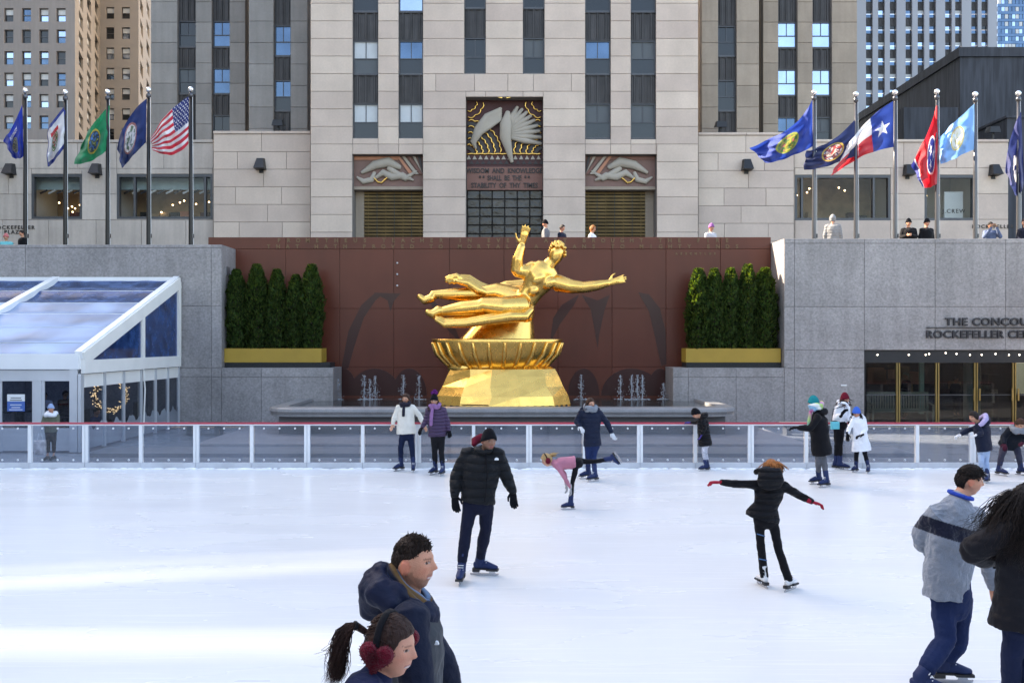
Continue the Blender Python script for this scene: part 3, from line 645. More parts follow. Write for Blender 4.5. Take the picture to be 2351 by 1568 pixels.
def spread(s, u0, u1, v, size, y=YB):
    n = len(s)
    for i, ch in enumerate(s):
        if ch != ' ': text(rw, ch, (X(u0+(u1-u0)*i/(n-1), y), y-.012, Z(v, y)), size, LETG, .006, center=True, off=.006)
spread('PROMETHEUS TEACHER IN EVERY ART BROUGHT THE FIRE', 641, 1669, 556.5, .19)
spread('THAT HATH PROVED TO MORTALS A MEANS TO MIGHTY ENDS', 617, 1692, 570.5, .19)
spread('AESCHYLUS', 1553, 1641, 585, .10)
for v in (604, 630, 656): MB().ball(P(912,v,YB-.02), .035, 8, 6).build('bolt', ALU, rw)
MB().box(XL-.012, XL+.02, 30.0, 30.35, 5.0, 5.3).build('vent_box', GRAND, None)['label'] = 'small dark vent boxes on the end of the left wall'
bpy.data.objects['vent_box']['category'] = 'vent'
# ---------------------------------------------------------------- basin
bs = tag(empty('fountain_basin', (-.3, 27.5, 0)), 'granite fountain basin with a rounded rim in front of the red wall', 'fountain basin')
RIM = mat('rim_granite', (.20,.20,.205), .38, var=.12, speck=.12, sscale=40, streak=.1)
bx0, bx1, by0, by1 = X(605,25.5), X(1700,25.5), 25.5, 29.48
path = [(bx0, by1), (bx0, by0+.75), (bx0+.12, by0+.42), (bx0+.38, by0+.12), (bx0+.8, by0)]
nn = 7; path += [(bx0+.8+(bx1-bx0-1.6)*i/nn, by0) for i in range(1, nn)]
path += [(bx1-.8, by0), (bx1-.38, by0+.12), (bx1-.12, by0+.42), (bx1, by0+.75), (bx1, by1)]
def rimseg(pts):
    prof = [(0,.66), (-.0,.72), (-.05,.80), (-.02,.87), (.05,.91), (.5,.92), (.55,.66)]
    secs = []; n = len(pts)
    for i, (x, y) in enumerate(pts):
        gi = path.index((x, y)); a = Vector(path[max(gi-1,0)]); c = Vector(path[min(gi+1, len(path)-1)]); t = (c-a).normalized(); nrm = Vector((-t.y, t.x))
        secs.append([(x+nrm.x*d, y+nrm.y*d, z) for d, z in prof])
    return MB().loft(secs)
for a, b in [(0,5)]+[(i, i+2) for i in range(4, 4+nn)]+[(4+nn, len(path))]:
    rimseg(path[a:b]).build('rim_stone', RIM, bs, smooth=False)
box('base_wall', GRAND, bs, bx0+.35, bx1-.35, by0+.35, by1, -.01, .66)
box('step', GRAN, bs, bx0-1.2, bx1+1.2, by0-2.2, by1-.01, -.015, .14)
box('step_edge', RIM, bs, bx0-3.4, bx1+3.4, by0-3.6, by0-2.21, -.016, .07)
WATER = mat('dark_water', (.012,.016,.016), .06, spec=.8, var=.2, bump=.4, bscale=5)
box('basin_water', WATER, bs, bx0+.5, bx1-.5, by0+.45, by1, .67, .85)
tag(box('rear_pool', WATER, None, X(765,YW)+.01, X(1545,YW)-.01, by1+.005, YB-.005, .5, .851), 'dark pool of water at the foot of the red wall', 'pool')
FOAM = mat('water_foam', (.55,.58,.62), .25, var=.1, alpha=.42)
rng = random.Random(3)
for lab, u, vt in (('leftmost, beside the left ledge', 775, 868), ('second of the left group', 836, 862), ('third of the left group', 849, 872), ('fourth of the left group', 861, 864), ('tall single one left of the statue', 926, 862), ('nearest the statue on its left', 962, 862), ('single one right of the statue', 1334, 862), ('first of the right group', 1425, 862), ('second of the right group', 1450, 861), ('third of the right group', 1463, 863), ('fourth of the right group', 1475, 862), ('rightmost, beside the right ledge', 1524, 880)):
    Yj = 30.3; b = P(u, 908, Yj); h = Z(vt,Yj)-.85; m_ = MB(); k = 0
    pts = [(b.x+rng.uniform(-.012,.012)*i/6, Yj+rng.uniform(-.01,.01), .82+h*i/9) for i in range(10)]
    m_.tube(pts, [rng.uniform(.006,.03) for i in range(10)], 6)
    for i in range(90):
        z = rng.uniform(0, 1); s_ = .025+.06*(1-z); m_.ball((b.x+rng.gauss(0, s_), Yj+rng.gauss(0, s_), .86+h*z*1.02), rng.uniform(.008,.02), 6, 4)
    for i in range(16): m_.ball((b.x+rng.gauss(0,.12), Yj+rng.gauss(0,.1), .855), (rng.uniform(.03,.07), .04, .012), 6, 4)
    o = m_.build('water_jet', FOAM, None, smooth=True); tag(o, 'thin white fountain jet, '+lab, 'water jet', 'fountain jets', 'thing')
    del o['kind']
# ---------------------------------------------------------------- gilded sculpture (plain stand-in)
YS = 27.6
def S_(u, v, dy=0): return P(u, v, YS+dy)
st_ = tag(empty('gilded_statue', S_(1155, 936)), 'large gilded statue of a reclining figure above a bowl on a faceted base', 'statue')
cx = S_(1155, 900).x
pr = []
for v, hw, d in ((936,152,1.55), (925,152,1.55), (905,147,1.5), (885,136,1.35), (862,126,1.2), (846,118,1.05), (838,100,.9)):
    hwm = hw/F*YS; z = Z(v,YS); ch = .62
    pr.append([(cx-hwm, YS-d*.45, z), (cx-hwm*ch, YS-d*.82, z), (cx-hwm*.2, YS-d, z), (cx+hwm*.25, YS-d*.93, z), (cx+hwm*.75, YS-d*.75, z), (cx+hwm, YS-d*.35, z), (cx+hwm*.9, YS+d*.5, z), (cx+hwm*.3, YS+d*.9, z), (cx-hwm*.4, YS+d*.9, z), (cx-hwm*.95, YS+d*.4, z)])
for i, r in enumerate(pr[2:6]):
    j = (2, 4, 1, 3)[i]; r[j] = (r[j][0]+.08*(-1)**i, r[j][1]-.10*(i % 2)+.05, r[j][2])
pd = MB().loft(pr); base_o = pd.build('faceted_base', GOLD, st_)
fr_pts = [Vector(p) for p in pr[0][:6]]; lens = [(b-a).length for a, b in zip(fr_pts, fr_pts[1:])]; tot = sum(lens)
for i in range(19):
    d = tot*(i+.7)/19.6; k = 0
    while k < 4 and d > lens[k]: d -= lens[k]; k += 1
    q_ = fr_pts[k].lerp(fr_pts[k+1], min(1, d/lens[k])); q_.z = .86; t_ = (fr_pts[k+1]-fr_pts[k]).normalized()
    MB().beam(q_-t_*.045, q_+t_*.045, .03, .11).build('slot', BLACK, base_o)
MB().beam(fr_pts[1]+Vector((0,-.004,.19)), fr_pts[2]+Vector((0,-.004,.19)), .012, .02).build('base_groove', BLACK, base_o)
def remesh(o, vox, smooth=2, fn=None, sub=False, disp=0., dscale=.1):
    m1 = o.modifiers.new('r', 'REMESH'); m1.mode = 'VOXEL'; m1.voxel_size = vox; m1.use_smooth_shade = True
    if smooth: m2 = o.modifiers.new('s', 'SMOOTH'); m2.iterations = smooth; m2.factor = .5
    if disp:
        tx = bpy.data.textures.new('t', 'CLOUDS'); tx.noise_scale = dscale; tx.noise_depth = 2
        d = o.modifiers.new('d', 'DISPLACE'); d.texture = tx; d.texture_coords = 'GLOBAL'; d.strength = disp; d.mid_level = .5
    PENDING.append((o, fn)); return o
bw = [(.25,Z(858,YS)), (1.05,Z(852,YS)), (1.55,Z(836,YS)), (1.85,Z(812,YS)), (1.98,Z(788,YS)), (2.02,Z(780,YS)), (1.97,Z(778,YS)), (1.86,Z(790,YS)), (1.5,Z(818,YS)), (.6,Z(834,YS))]
bo = MB().lathe(bw, (S_(1142,0).x, YS-.05, 0), 40, 1, .62).build('bowl', GOLD, st_, smooth=True)
for k in range(26):
    a = 2*pi*k/26; MB().tube([(S_(1142,0).x+r*cos(a)*1.012, YS-.05+r*sin(a)*.63, z) for r, z in bw[1:5]], [.03,.06,.07,.04], 6).build('flute', GOLD, bo, smooth=True)
m_ = MB()   # mound
for pts, rad, fl in (([(1140,850,0), (1142,800,0), (1165,750,.1), (1178,700,.15), (1182,668,.1)], [1.35,1.2,.9,.6,.38], .7), ([(1195,850,-.2), (1200,800,-.1), (1205,770,0)], [.8,.55,.25], .7), ([(1085,850,-.2), (1090,800,-.15), (1105,772,0)], [.8,.6,.25], .7)):
    m_.tube([S_(*p) for p in pts], rad, 32, side=(1,0,0), flat=fl)
remesh(m_.build('rock_mound', GOLD, st_, smooth=True), .04, 8)
m_ = MB(); q = F/YS
def T(pts, rad, **k): m_.tube([S_(*p) for p in pts], [r/q for r in rad], 28, **k)
T([(1196,722,-.25), (1205,692,-.3), (1222,668,-.35), (1240,640,-.38), (1252,622,-.38)], [31,26,27,37,33], side=(.75,0,.6), flat=.66)    # torso
T([(1246,640,-.45), (1253,625,-.46)], [24,26], side=(.75,0,.6), flat=.5)
T([(1253,622,-.4), (1265,602,-.42)], [17,15])                                                                               # neck
m_.ball(S_(1277,585,-.45), (.23,.26,.33), 16, 12, Matrix.Rotation(radians(20),3,'Y'))
m_.ball(S_(1272,594,-.62), (.05,.08,.07), 8, 6)
for pts, rad in (([(1200,705,-.45), (1150,706,-.75), (1105,700,-.7)], [29,24,17]), ([(1105,704,-.7), (1062,708,-.6), (1010,716,-.5)], [17,17,10]),          # near leg
                 ([(1190,688,-.1), (1140,672,.05), (1092,676,.05)], [28,23,16]), ([(1092,676,.05), (1045,676,.05), (992,676,.05)], [16,15,9]),                     # far leg
                 ([(1010,712,-.5), (993,722,-.55), (980,716,-.55)], [12,11,7]), ([(992,684,0), (974,690,0), (962,680,0)], [11,10,7]),
                 ([(1226,618,-.3), (1204,625,-.4), (1186,622,-.5)], [20,17,14]), ([(1186,622,-.5), (1188,596,-.55), (1198,566,-.5)], [14,13,9]),                # bent arm
                 ([(1280,650,-.4), (1312,658,-.6), (1340,660,-.7)], [20,16,13]), ([(1340,660,-.7), (1368,656,-.75), (1396,650,-.75)], [13,12,8])):
    T(pts, rad)
for u, v, d, r in ((1236,640,-.62,(.24,.12,.17)), (1262,650,-.60,(.22,.12,.16)), (1225,668,-.58,(.17,.1,.13)), (1228,615,-.38,(.2,.2,.2)), (1282,648,-.42,(.2,.2,.2)), (1330,656,-.66,(.2,.14,.13)), (1206,622,-.42,(.2,.15,.16)), (1145,702,-.82,(.36,.14,.17)), (1075,704,-.70,(.26,.11,.12))):
    m_.ball(S_(u,v,d), r, 16, 12, Matrix.Rotation(radians(-35),3,'Y') if v < 695 and u > 1200 and u < 1300 else None)
def hand(c, d, n, L, spread_=.18):
    d = Vector(d).normalized(); n = Vector(n).normalized(); s_ = d.cross(n)
    m_.tube([c, c+d*L*.5], [L*.16, L*.22], 10, side=s_, flat=.45)
    for k, ln in ((-1.5,.44), (-.5,.52), (.5,.5), (1.5,.4)):
        a = c+d*L*.48+s_*k*L*.105; b = d+s_*k*spread_*.5
        m_.tube([a, a+b*L*ln*.55, a+b*L*ln+n*L*.05], [L*.062, L*.056, L*.042], 7)
    m_.tube([c+d*L*.1-s_*L*.18, c+d*L*.3-s_*L*.38, c+d*L*.5-s_*L*.45], [L*.07,L*.065,L*.045], 7)
hand(S_(1198,562,-.5), (.25,-.1,1), (.3,-1,0), .62); hand(S_(1398,650,-.75), (1,-.05,.28), (.2,-1,.2), .55)
remesh(m_.build('figure', GOLD, st_, smooth=True), .024, 12)
m_ = MB()   # cloth
for pts, rad in (([(1235,650,0), (1205,655,.2), (1165,660,.25), (1130,672,.2), (1100,662,.1), (1075,645,.1), (1048,640,.0)], [10,16,20,18,20,18,10]), ([(1220,705,-.55), (1205,722,-.7), (1175,722,-.85), (1120,730,-.85), (1070,738,-.8), (1020,740,-.7), (1000,728,-.7)], [14,22,22,19,16,13,8])):
    for off in (-8, 0, 8): T([(u, v+off*.7, d-.03*off) for u, v, d in pts], [r*.55 for r in rad])
for k in range(9): T([(1048+8*cos(k), 640+7*sin(k), 0), (1040+18*cos(k*.7), 642+10*sin(k*.7), .0)], [7,4])
remesh(m_.build('cloth_sash', GOLD, st_, smooth=True), .028, 4)
hr = MB(); rng = random.Random(9); hc_ = S_(1280,578,-.44)
for k in range(150):
    d = Vector((rng.gauss(.15,1), rng.gauss(.1,1), rng.gauss(.7,.7))).normalized()
    if d.y < -.35 and d.z < .35: continue
    hr.ball(hc_+Vector((d.x*.24, d.y*.27, d.z*.3)), rng.uniform(.04,.06), 6, 4)
hr.build('curled_hair', GOLD, st_, smooth=True)
# ---------------------------------------------------------------- planters and arborvitae
YEL = mat('planter_yellow', (.36,.225,.028), .55, var=.08); ORG = mat('planter_side', (.55,.22,.02), .5)
for sd, (u0, u1) in (('left', (515,738)), ('right', (1575,1793))):
    Yp = 29.75; x0, x1 = X(u0,Yp), X(u1,Yp); z0, z1 = Z(832,Yp), Z(800,Yp)
    p = tag(empty('planter_box', ((x0+x1)/2, Yp, 1.93)), 'long yellow planter box on the %s granite ledge' % sd, 'planter')
    o = MB().box(x0, x1, Yp, Yp+.05, z0, z1).box(x0, x1, Yp+.75, Yp+.8, z0, z1).box(x0, x0+.05, Yp+.05, Yp+.75, z0, z1).box(x1-.05, x1, Yp+.05, Yp+.75, z0, z1).build('trough', YEL, p)
    box('soil', mat('soil', (.03,.02,.015), .9), p, x0+.05, x1-.05, Yp+.05, Yp+.75, z0+.02, z1-.06)
    pb = MB()
    for k in range(3): pb.box(x0+.02-.05*(sd == 'right')*0, x1-.02+(.3 if sd == 'left' else 0), Yp+.02+.01*k, Yp+.85, 1.935+k*.058, 1.935+k*.058+.045)
    pb.box(x0+.05, x1-.05, Yp+.08, Yp+.8, 1.932, z0-.002).build('black_plinth', BLACK, p)
LEAF = mat('arborvitae', (.035,.075,.022), .6, var=.3, scale=6, rnd=.1, attr='Col', spec=.2)
def leafy(m):
    t = m.node_tree; b = t.nodes['Principled BSDF']; L = t.links; tr = t.nodes.new('ShaderNodeBsdfTranslucent'); a = [n for n in t.nodes if n.type == 'ATTRIBUTE'][0]
    q = t.nodes.new('ShaderNodeVectorMath'); q.operation = 'MULTIPLY'; q.inputs[1].default_value = (4.2, 3.6, .9); L.new(a.outputs['Color'], q.inputs[0]); L.new(q.outputs[0], tr.inputs[0])
    mx = t.nodes.new('ShaderNodeMixShader'); mx.inputs[0].default_value = .4; L.new(b.outputs[0], mx.inputs[1]); L.new(tr.outputs[0], mx.inputs[2]); L.new(mx.outputs[0], t.nodes['Material Output'].inputs[0])
leafy(LEAF)
TRUNK = mat('bark', (.10,.07,.05), .9)
def arbor_mesh(seed, H=2.75, R=.31):
    rng = random.Random(seed); vs = []; fs = []; cols = []
    n = 6500; ph = [rng.uniform(0, 6.28) for _ in range(6)]
    for i in range(n):
        t = rng.random()**.9; a = rng.uniform(0, 2*pi); z = t*H
        env = R*min(1, .80+.5*t if t < .35 else 1.0)*(1-max(0, (t-.5)/.5)**2.0*.76)
        env *= 1+.16*sin(a*3+z*5+ph[0])*sin(z*7+ph[1])+.10*sin(a*5-z*11+ph[2])
        r = env*(.5+.5*rng.random()**.35)
        c = Vector((r*cos(a), r*sin(a), z+.02)); out = Vector((cos(a), sin(a), 0))
        up = (Vector((0,0,1))+out*rng.uniform(.1,.75)+Vector((rng.gauss(0,.25), rng.gauss(0,.25), 0))).normalized()
        sd = up.cross(out+Vector((rng.gauss(0,.5), rng.gauss(0,.5), rng.gauss(0,.3)))).normalized()
        L = rng.uniform(.05,.11); w = L*rng.uniform(.2,.36); b = len(vs)
        vs += [c-up*L*.3, c+sd*w+up*L*.2, c+up*L*.9, c-sd*w+up*L*.25]; fs.append((b, b+1, b+2, b+3))
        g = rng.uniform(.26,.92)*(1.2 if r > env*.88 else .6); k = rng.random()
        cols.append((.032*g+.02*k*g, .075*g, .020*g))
    me = bpy.data.meshes.new('crown'); me.from_pydata([tuple(v) for v in vs], [], fs)
    ca = me.color_attributes.new('Col', 'FLOAT_COLOR', 'POINT'); buf = []
    for c in cols: buf += [*c, 1]*4
    ca.data.foreach_set('color', buf); me.materials.append(LEAF); return me
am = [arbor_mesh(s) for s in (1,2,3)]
ordw = ('first', 'second', 'third', 'fourth', 'fifth')
tr_me = MB().tube([(0,0,-.2), (.01,0,.8), (0,.01,2.2)], [.035,.03,.012], 7).mesh('trunk', TRUNK)
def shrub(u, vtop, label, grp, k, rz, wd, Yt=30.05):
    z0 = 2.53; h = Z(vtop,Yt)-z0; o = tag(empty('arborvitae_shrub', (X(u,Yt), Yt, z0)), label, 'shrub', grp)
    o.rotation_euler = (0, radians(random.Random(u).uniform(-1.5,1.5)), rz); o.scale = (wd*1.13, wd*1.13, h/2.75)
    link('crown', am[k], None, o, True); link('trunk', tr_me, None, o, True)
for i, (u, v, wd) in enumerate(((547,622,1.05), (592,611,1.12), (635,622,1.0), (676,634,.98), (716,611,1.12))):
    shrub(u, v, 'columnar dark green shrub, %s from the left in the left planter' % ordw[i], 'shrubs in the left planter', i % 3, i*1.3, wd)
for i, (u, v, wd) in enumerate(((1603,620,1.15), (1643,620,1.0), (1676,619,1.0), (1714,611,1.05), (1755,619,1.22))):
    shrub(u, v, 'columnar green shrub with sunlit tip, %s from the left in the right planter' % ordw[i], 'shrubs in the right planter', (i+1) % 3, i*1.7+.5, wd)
# ---------------------------------------------------------------- tent on the left
FILM = clear('roof_film', (.45,.60,.9), .75, .25, white=.8, wcol=(.50,.62,.85), wscale=.55, gl=.45)  # roof films: bluish white patches put sky reflection into the colour
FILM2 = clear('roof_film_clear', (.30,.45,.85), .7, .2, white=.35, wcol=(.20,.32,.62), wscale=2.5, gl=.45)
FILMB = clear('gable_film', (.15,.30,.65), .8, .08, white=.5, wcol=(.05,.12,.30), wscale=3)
DOORG = clear('door_glass', (.8,.86,.92), .72, .03)
tn = tag(empty('glass_tent', (-11, 23, 0)), 'white framed lean-to tent with clear plastic roof at the left', 'tent')
tx = -10.9; ty0, ty1 = 22.8, 29.42; tz0, tz1 = Z(815,ty0), Z(641,ty1)
def rf(k): return (ty0+(ty1-ty0)*k, tz0+(tz1-tz0)*k)
def raf(x, w, h=.16): return MB().beam((x, ty0-.05, tz0), (x, ty1, tz1), w, h)
raf(tx-.09, .18, .2).build('rafter', WHITE, tn); raf(X(150,ty1)-.3, .22, .17).build('rafter', WHITE, tn)
for xx in (X(150,ty1)-4.0, X(150,ty1)-7.6): raf(xx, .22, .17).build('rafter', WHITE, tn)
xa = -23.5
MB().box(xa, tx, ty1-.1, ty1, tz1-.1, tz1+.06).build('ridge_beam', WHITE, tn)
MB().box(xa, tx-.05, ty0-.12, ty0+.02, tz0-.36, tz0+.03).build('eave_gutter', WHITE, tn)
MB().box(xa, tx-.1, ty0-.04, ty0, tz0-.66, tz0-.38).build('fascia', ALU, tn)
pur = [0, .14, .32, .49, .64, .82, 1.0]
for k in pur[1:-1]:
    y, z = rf(k); MB().box(xa, tx-.2, y-.05, y+.05, z-.09, z-.02).build('purlin', WHITE if k in (.49,) else ALU, tn)
bays = [xa, X(150,ty1)-7.7, X(150,ty1)-4.1, X(150,ty1)-.4]; be = [X(150,ty1)-7.5, X(150,ty1)-3.9, X(150,ty1)-.2, tx-.2]
for bi in range(4):
    x0, x1 = bays[bi]+.12 if bi else xa, (bays[bi+1]-.0 if bi < 3 else tx-.2); x1 = [bays[1], bays[2], bays[3], tx-.2][bi]
    for j, (a, b) in enumerate(zip(pur, pur[1:])):
        n = 8; m_ = MB(); vs_ = []; fs_ = []
        for i in range(n+1):
            for q_ in range(7):
                t = q_/6; k = a+(b-a)*t; y, z = rf(k); sag = .10*sin(pi*t)*(.5+.5*abs(sin(i*1.3+bi+j)))
                vs_.append((x0+(x1-x0)*i/n, y, z-.01-sag))
        for i in range(n):
            for q_ in range(6): fs_.append((i*7+q_, (i+1)*7+q_, (i+1)*7+q_+1, i*7+q_+1))
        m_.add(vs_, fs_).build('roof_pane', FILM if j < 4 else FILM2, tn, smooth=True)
# gable side: frame, triangular films, valance, posts and glass
gz = Z(842,ty0); gz1 = Z(833,ty1)-.45
def G(k, z): return (tx, ty0+(ty1-ty0)*k, z)
zlow = tz0-.08
MB().beam(G(0,tz0-.10), G(1,tz1-.12), .1, .34, up=(0,0,1)).build('gable_rafter', CANV, tn)
MB().beam(G(0,zlow-.22), G(1,zlow-.22), .112, .34).build('gable_beam', CANV, tn)
zk = rf(.55)[1]; MB().beam(G(.55,zlow-.1), G(.55,zk-.1), .106, .2, up=(0,1,0)).build('gable_post', CANV, tn); MB().beam(G(.985,zlow-.1), G(.985,tz1-.1), .118, .2, up=(0,1,0)).build('gable_post', CANV, tn)
def tri(pts, nm, m): MB().add([G(*p) for p in pts]+[(tx-.02, G(*p)[1], G(*p)[2]) for p in pts], [tuple(range(len(pts))), tuple(range(2*len(pts)-1, len(pts)-1, -1))]).build(nm, m, tn)
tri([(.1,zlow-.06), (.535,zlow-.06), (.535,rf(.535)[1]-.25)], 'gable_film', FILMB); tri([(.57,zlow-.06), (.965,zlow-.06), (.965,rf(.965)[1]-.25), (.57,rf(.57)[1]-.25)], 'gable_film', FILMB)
MB().beam((tx-.06, ty0+(ty1-ty0)*.8, rf(.8)[1]-.2), (tx-.06, ty0+(ty1-ty0)*.97, zlow+.3), .08).build('brace', ALU, tn)
ks = [0, .19, .37, .55, .71, .86, 1]
for i, k in enumerate(ks): MB().box(tx-.08, tx+.0, ty0+(ty1-ty0)*k-.05-(.06 if i == 0 else 0), ty0+(ty1-ty0)*k+.05, 0, zlow-.40).build('post', ALU, tn)
for i, (a, b) in enumerate(zip(ks, ks[1:])):
    y0, y1 = ty0+(ty1-ty0)*a+.06, ty0+(ty1-ty0)*b-.06
    MB().box(tx-.05, tx-.03, y0, y1, zlow-.75, zlow-.41).build('valance', CANV, tn)
    MB().box(tx-.05, tx-.04, y0, y1, .05, zlow-.76).build('door_pane', DOORG, tn)
    m_ = MB(); nz = 10; top = [(tx-.03, y0+(y1-y0)*j/nz, .62+.09*sin(j*.9+i*2)+.04*sin(j*2.1+i)) for j in range(nz+1)]
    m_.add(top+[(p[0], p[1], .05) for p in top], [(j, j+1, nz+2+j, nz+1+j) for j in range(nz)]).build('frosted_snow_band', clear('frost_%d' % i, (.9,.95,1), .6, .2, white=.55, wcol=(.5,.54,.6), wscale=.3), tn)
# corner post and cable
MB().box(tx-.3, tx-.1, ty0-.1, ty0+.05, 0, tz0-.02).build('corner_post', ALU, tn); MB().tube([(tx+.04, ty0+(ty1-ty0)*.55, zlow-.4), (tx+.06, ty0+(ty1-ty0)*.56, 1.4), (tx+.04, ty0+(ty1-ty0)*.55, .1)], .022, 6).build('tie_strap', CANV, tn)
# front of the tent: door frames, glass, notice
fx = [X(u,ty0) for u in (-200,-95,-2,80,96,182)]
for a, b in zip(fx, fx[1:]):
    if b-a < .4: box('door_post', ALU, tn, a, b, ty0-.03, ty0+.05, 0, 1.98); continue
    MB().box(a, b, ty0, ty0+.05, 1.88, 1.98).build('door_rail', ALU, tn); MB().box(a, a+.07, ty0, ty0+.05, 0, 1.88).build('door_post', ALU, tn); MB().box(b-.07, b, ty0, ty0+.05, 0, 1.88).build('door_post', ALU, tn)
    MB().box(a+.07, b-.07, ty0, ty0+.05, .52, .60).build('door_rail', ALU, tn)
    MB().box(a+.07, b-.07, ty0+.02, ty0+.03, .6, 1.88).build('door_pane', DOORG, tn); MB().box(a+.07, b-.07, ty0+.02, ty0+.03, .02, .52).build('kick_panel', ALU, tn)
no = tag(empty('notice_sign', P(38,945,ty0-.02)), 'blue and white notice taped inside the tent door', 'sign')
box('upper_sheet', WHITE, no, X(18,ty0), X(58,ty0), ty0-.03, ty0-.015, Z(921,ty0), Z(905,ty0)); box('lower_sheet', mat('notice_blue', (.06,.14,.42), .5), no, X(18,ty0), X(58,ty0), ty0-.03, ty0-.015, Z(944,ty0), Z(921.3,ty0))
for v, w_, m1 in ((913,24,BLK), (918,28,BLK), (929,26,WHITE), (935,20,WHITE), (940,30,WHITE)): MB().box(X(38-w_/2,ty0), X(38+w_/2,ty0), ty0-.034, ty0-.029, Z(v+1,ty0), Z(v-.6,ty0)).build('print_line', m1, no)
# wreath with bulbs on the side glass
wc = P(255, 908, 26.4)
wr = tag(empty('lit_wreath', wc), 'round wreath of small warm lights behind the tent side glass', 'wreath')
MB().tube([(wc.x+.47*cos(a*2*pi/36), wc.y, wc.z+.44*sin(a*2*pi/36)) for a in range(37)], .05, 6, round_=False).build('wire_ring', mat('twig', (.16,.11,.07), .9), wr)
rng = random.Random(4); BULB = mat('wreath_bulb', (1,.85,.6), .4, emit=(1,.72,.42), estr=.4)
bl_me = MB().ball((0,0,0), .017, 6, 4).mesh('bulb', BULB)
for k in range(190):
    a = rng.uniform(0, 2*pi); r = rng.gauss(0, .055); o = link('bulb', bl_me, None, wr, True); o.location = ((.47+r)*cos(a), -rng.uniform(.03,.09), (.44+r)*sin(a))
# inside: floor furniture and warm depth
ti = tag(empty('tent_furniture', (-13.5, 26, 0)), 'dark dining tables and chairs inside the tent', 'furniture')
for k, (a, b) in enumerate(((-12.6,24.6), (-14.6,26.5), (-12.4,27.5), (-16.4,25.0))):
    MB().lathe([(.45,.72), (.47,.74), (.45,.76)], (a,b,0), 20).build('table_top', BLACK, ti); MB().lathe([(.25,0), (.05,.05), (.04,.7), (.1,.72)], (a,b,0), 12).build('table_leg', BLACK, ti)
    for s_ in (-1, 1): MB().box(a+s_*.7-.2, a+s_*.7+.2, b-.2, b+.2, .42, .47).box(a+s_*.9-.03, a+s_*.9+.03, b-.2, b+.2, .47, .95).box(a+s_*.7-.2, a+s_*.7-.16, b-.2, b-.16, 0, .42).box(a+s_*.7+.16, a+s_*.7+.2, b+.16, b+.2, 0, .42).box(a+s_*.7+.16, a+s_*.7+.2, b-.2, b-.16, 0, .42).box(a+s_*.7-.2, a+s_*.7-.16, b+.16, b+.2, 0, .42).build('chair', DKS, ti)
# ---------------------------------------------------------------- glass doors at right
cn = tag(empty('glass_doors', (xw(2170), YW+.3, 0)), 'dark glass shopfront with brass mullions under the raised lettering', 'glass doors')
d0, d1, dz = xw(1984.5), 19.0, zu(803.6)
MB().box(d0, d0+.08, YW+.12, YW+.3, 0, dz).box(d0+.08, d1, YW+.12, YW+.3, dz-.42, dz).build('dark_surround', BLACK, cn)
mu = [2067, 2157.5, 2246.5, 2335, 2425, 2512]; ex = [d0+.08]+[xw(u) for u in mu]+[d1]
for u in mu:
    for s_ in (-1, 1): MB().box(xw(u)+s_*.04-.02, xw(u)+s_*.04+.02, YW+.15, YW+.24, 0, dz-.42).build('brass_mullion', BRASS, cn)
DG = clear('shop_door_glass', (.75,.82,.82), .72, .01)
for a, b in zip(ex, ex[1:]):
    MB().box(a+.05, b-.05, YW+.19, YW+.2, .02, dz-.43).build('pane', DG, cn); MB().box(a+.05, b-.05, YW+.16, YW+.22, 1.02, 1.05).build('push_rail', BRONZ, cn)
for u in (2240, 2253, 2328, 2342): MB().beam((xw(u), YW+.1, .85), (xw(u), YW+.1, 1.25), .04).build('door_handle', BRASS, cn)
LAMPW = mat('spot_lamp', (1,1,.95), .4, emit=(1,.95,.85), estr=3)
for u in (2018, 2090, 2129, 2137, 2175, 2200, 2231, 2258, 2290, 2321, 2345): MB().ball((xw(u), YW+.115, dz-.1-.03*(u % 3)), .02, 8, 6).build('spot_lamp', LAMPW, cn)
ci = tag(empty('hall_interior', (13.5, 33, 0)), 'dark hall with shelves and counters behind the glass doors', 'interior')
box('back_wall', DKS, ci, d0-.3, d1+.5, 35, 35.1, 0, 3.2); box('ceiling', BLACK, ci, d0-.3, d1+.5, YW+.4, 35, 3.2, 3.3); box('side_wall', DKS, ci, d0-.4, d0-.3, YW+1.6, 35, 0, 3.2); box('hall_floor', PAVE, ci, d0-.3, d1+.5, YW+.32, 35, -.015, .0)
rng = random.Random(12)
for i in range(26):
    a = rng.uniform(d0+.2, d1-1); zz = rng.choice((.5,.9,1.3,1.6)); m1 = rng.choice([REDP, WARMW, DKS, PALE, GRNT, SALM, BRONZ]); MB().box(a, a+rng.uniform(.15,.5), 33.6, 34.1, zz-.4, zz+rng.uniform(0,.3)).build('shelf_goods', m1, ci)
for i in range(6): MB().box(d0+.5+i*1.2, d0+1.5+i*1.2, 33.4, 34.3, .0, .85).build('counter', DKS, ci)
for i in range(10): MB().ball((rng.uniform(d0,d1), rng.uniform(31.5,34), 2.9), .05, 8, 6).build('ceiling_lamp', LAMPW, ci)
MB().box(xw(2160), xw(2170), YW+1.5, YW+1.6, .3, dz-.45).build('lit_column', mat('pale_green_column', (.4,.6,.5), .5), ci); MB().lathe([(.28,0), (.28,3.2)], (xw(2310), YW+2.2, 0), 20).build('round_column', mat('grey_column', (.3,.32,.3), .5), ci)
bn = tag(empty('slatted_bench', (xw(2105), YW+.8, 0)), 'pale slatted garden bench behind the glass doors', 'bench')
b0, b1 = xw(2022), xw(2168); WOOD = mat('pale_wood', (.50,.46,.36), .6, var=.1)
for i in range(22): MB().box(b0+.12+i*(b1-b0-.24)/21-.02, b0+.12+i*(b1-b0-.24)/21+.02, YW+1.15, YW+1.19, .5, 1.0).build('slat', WOOD, bn)
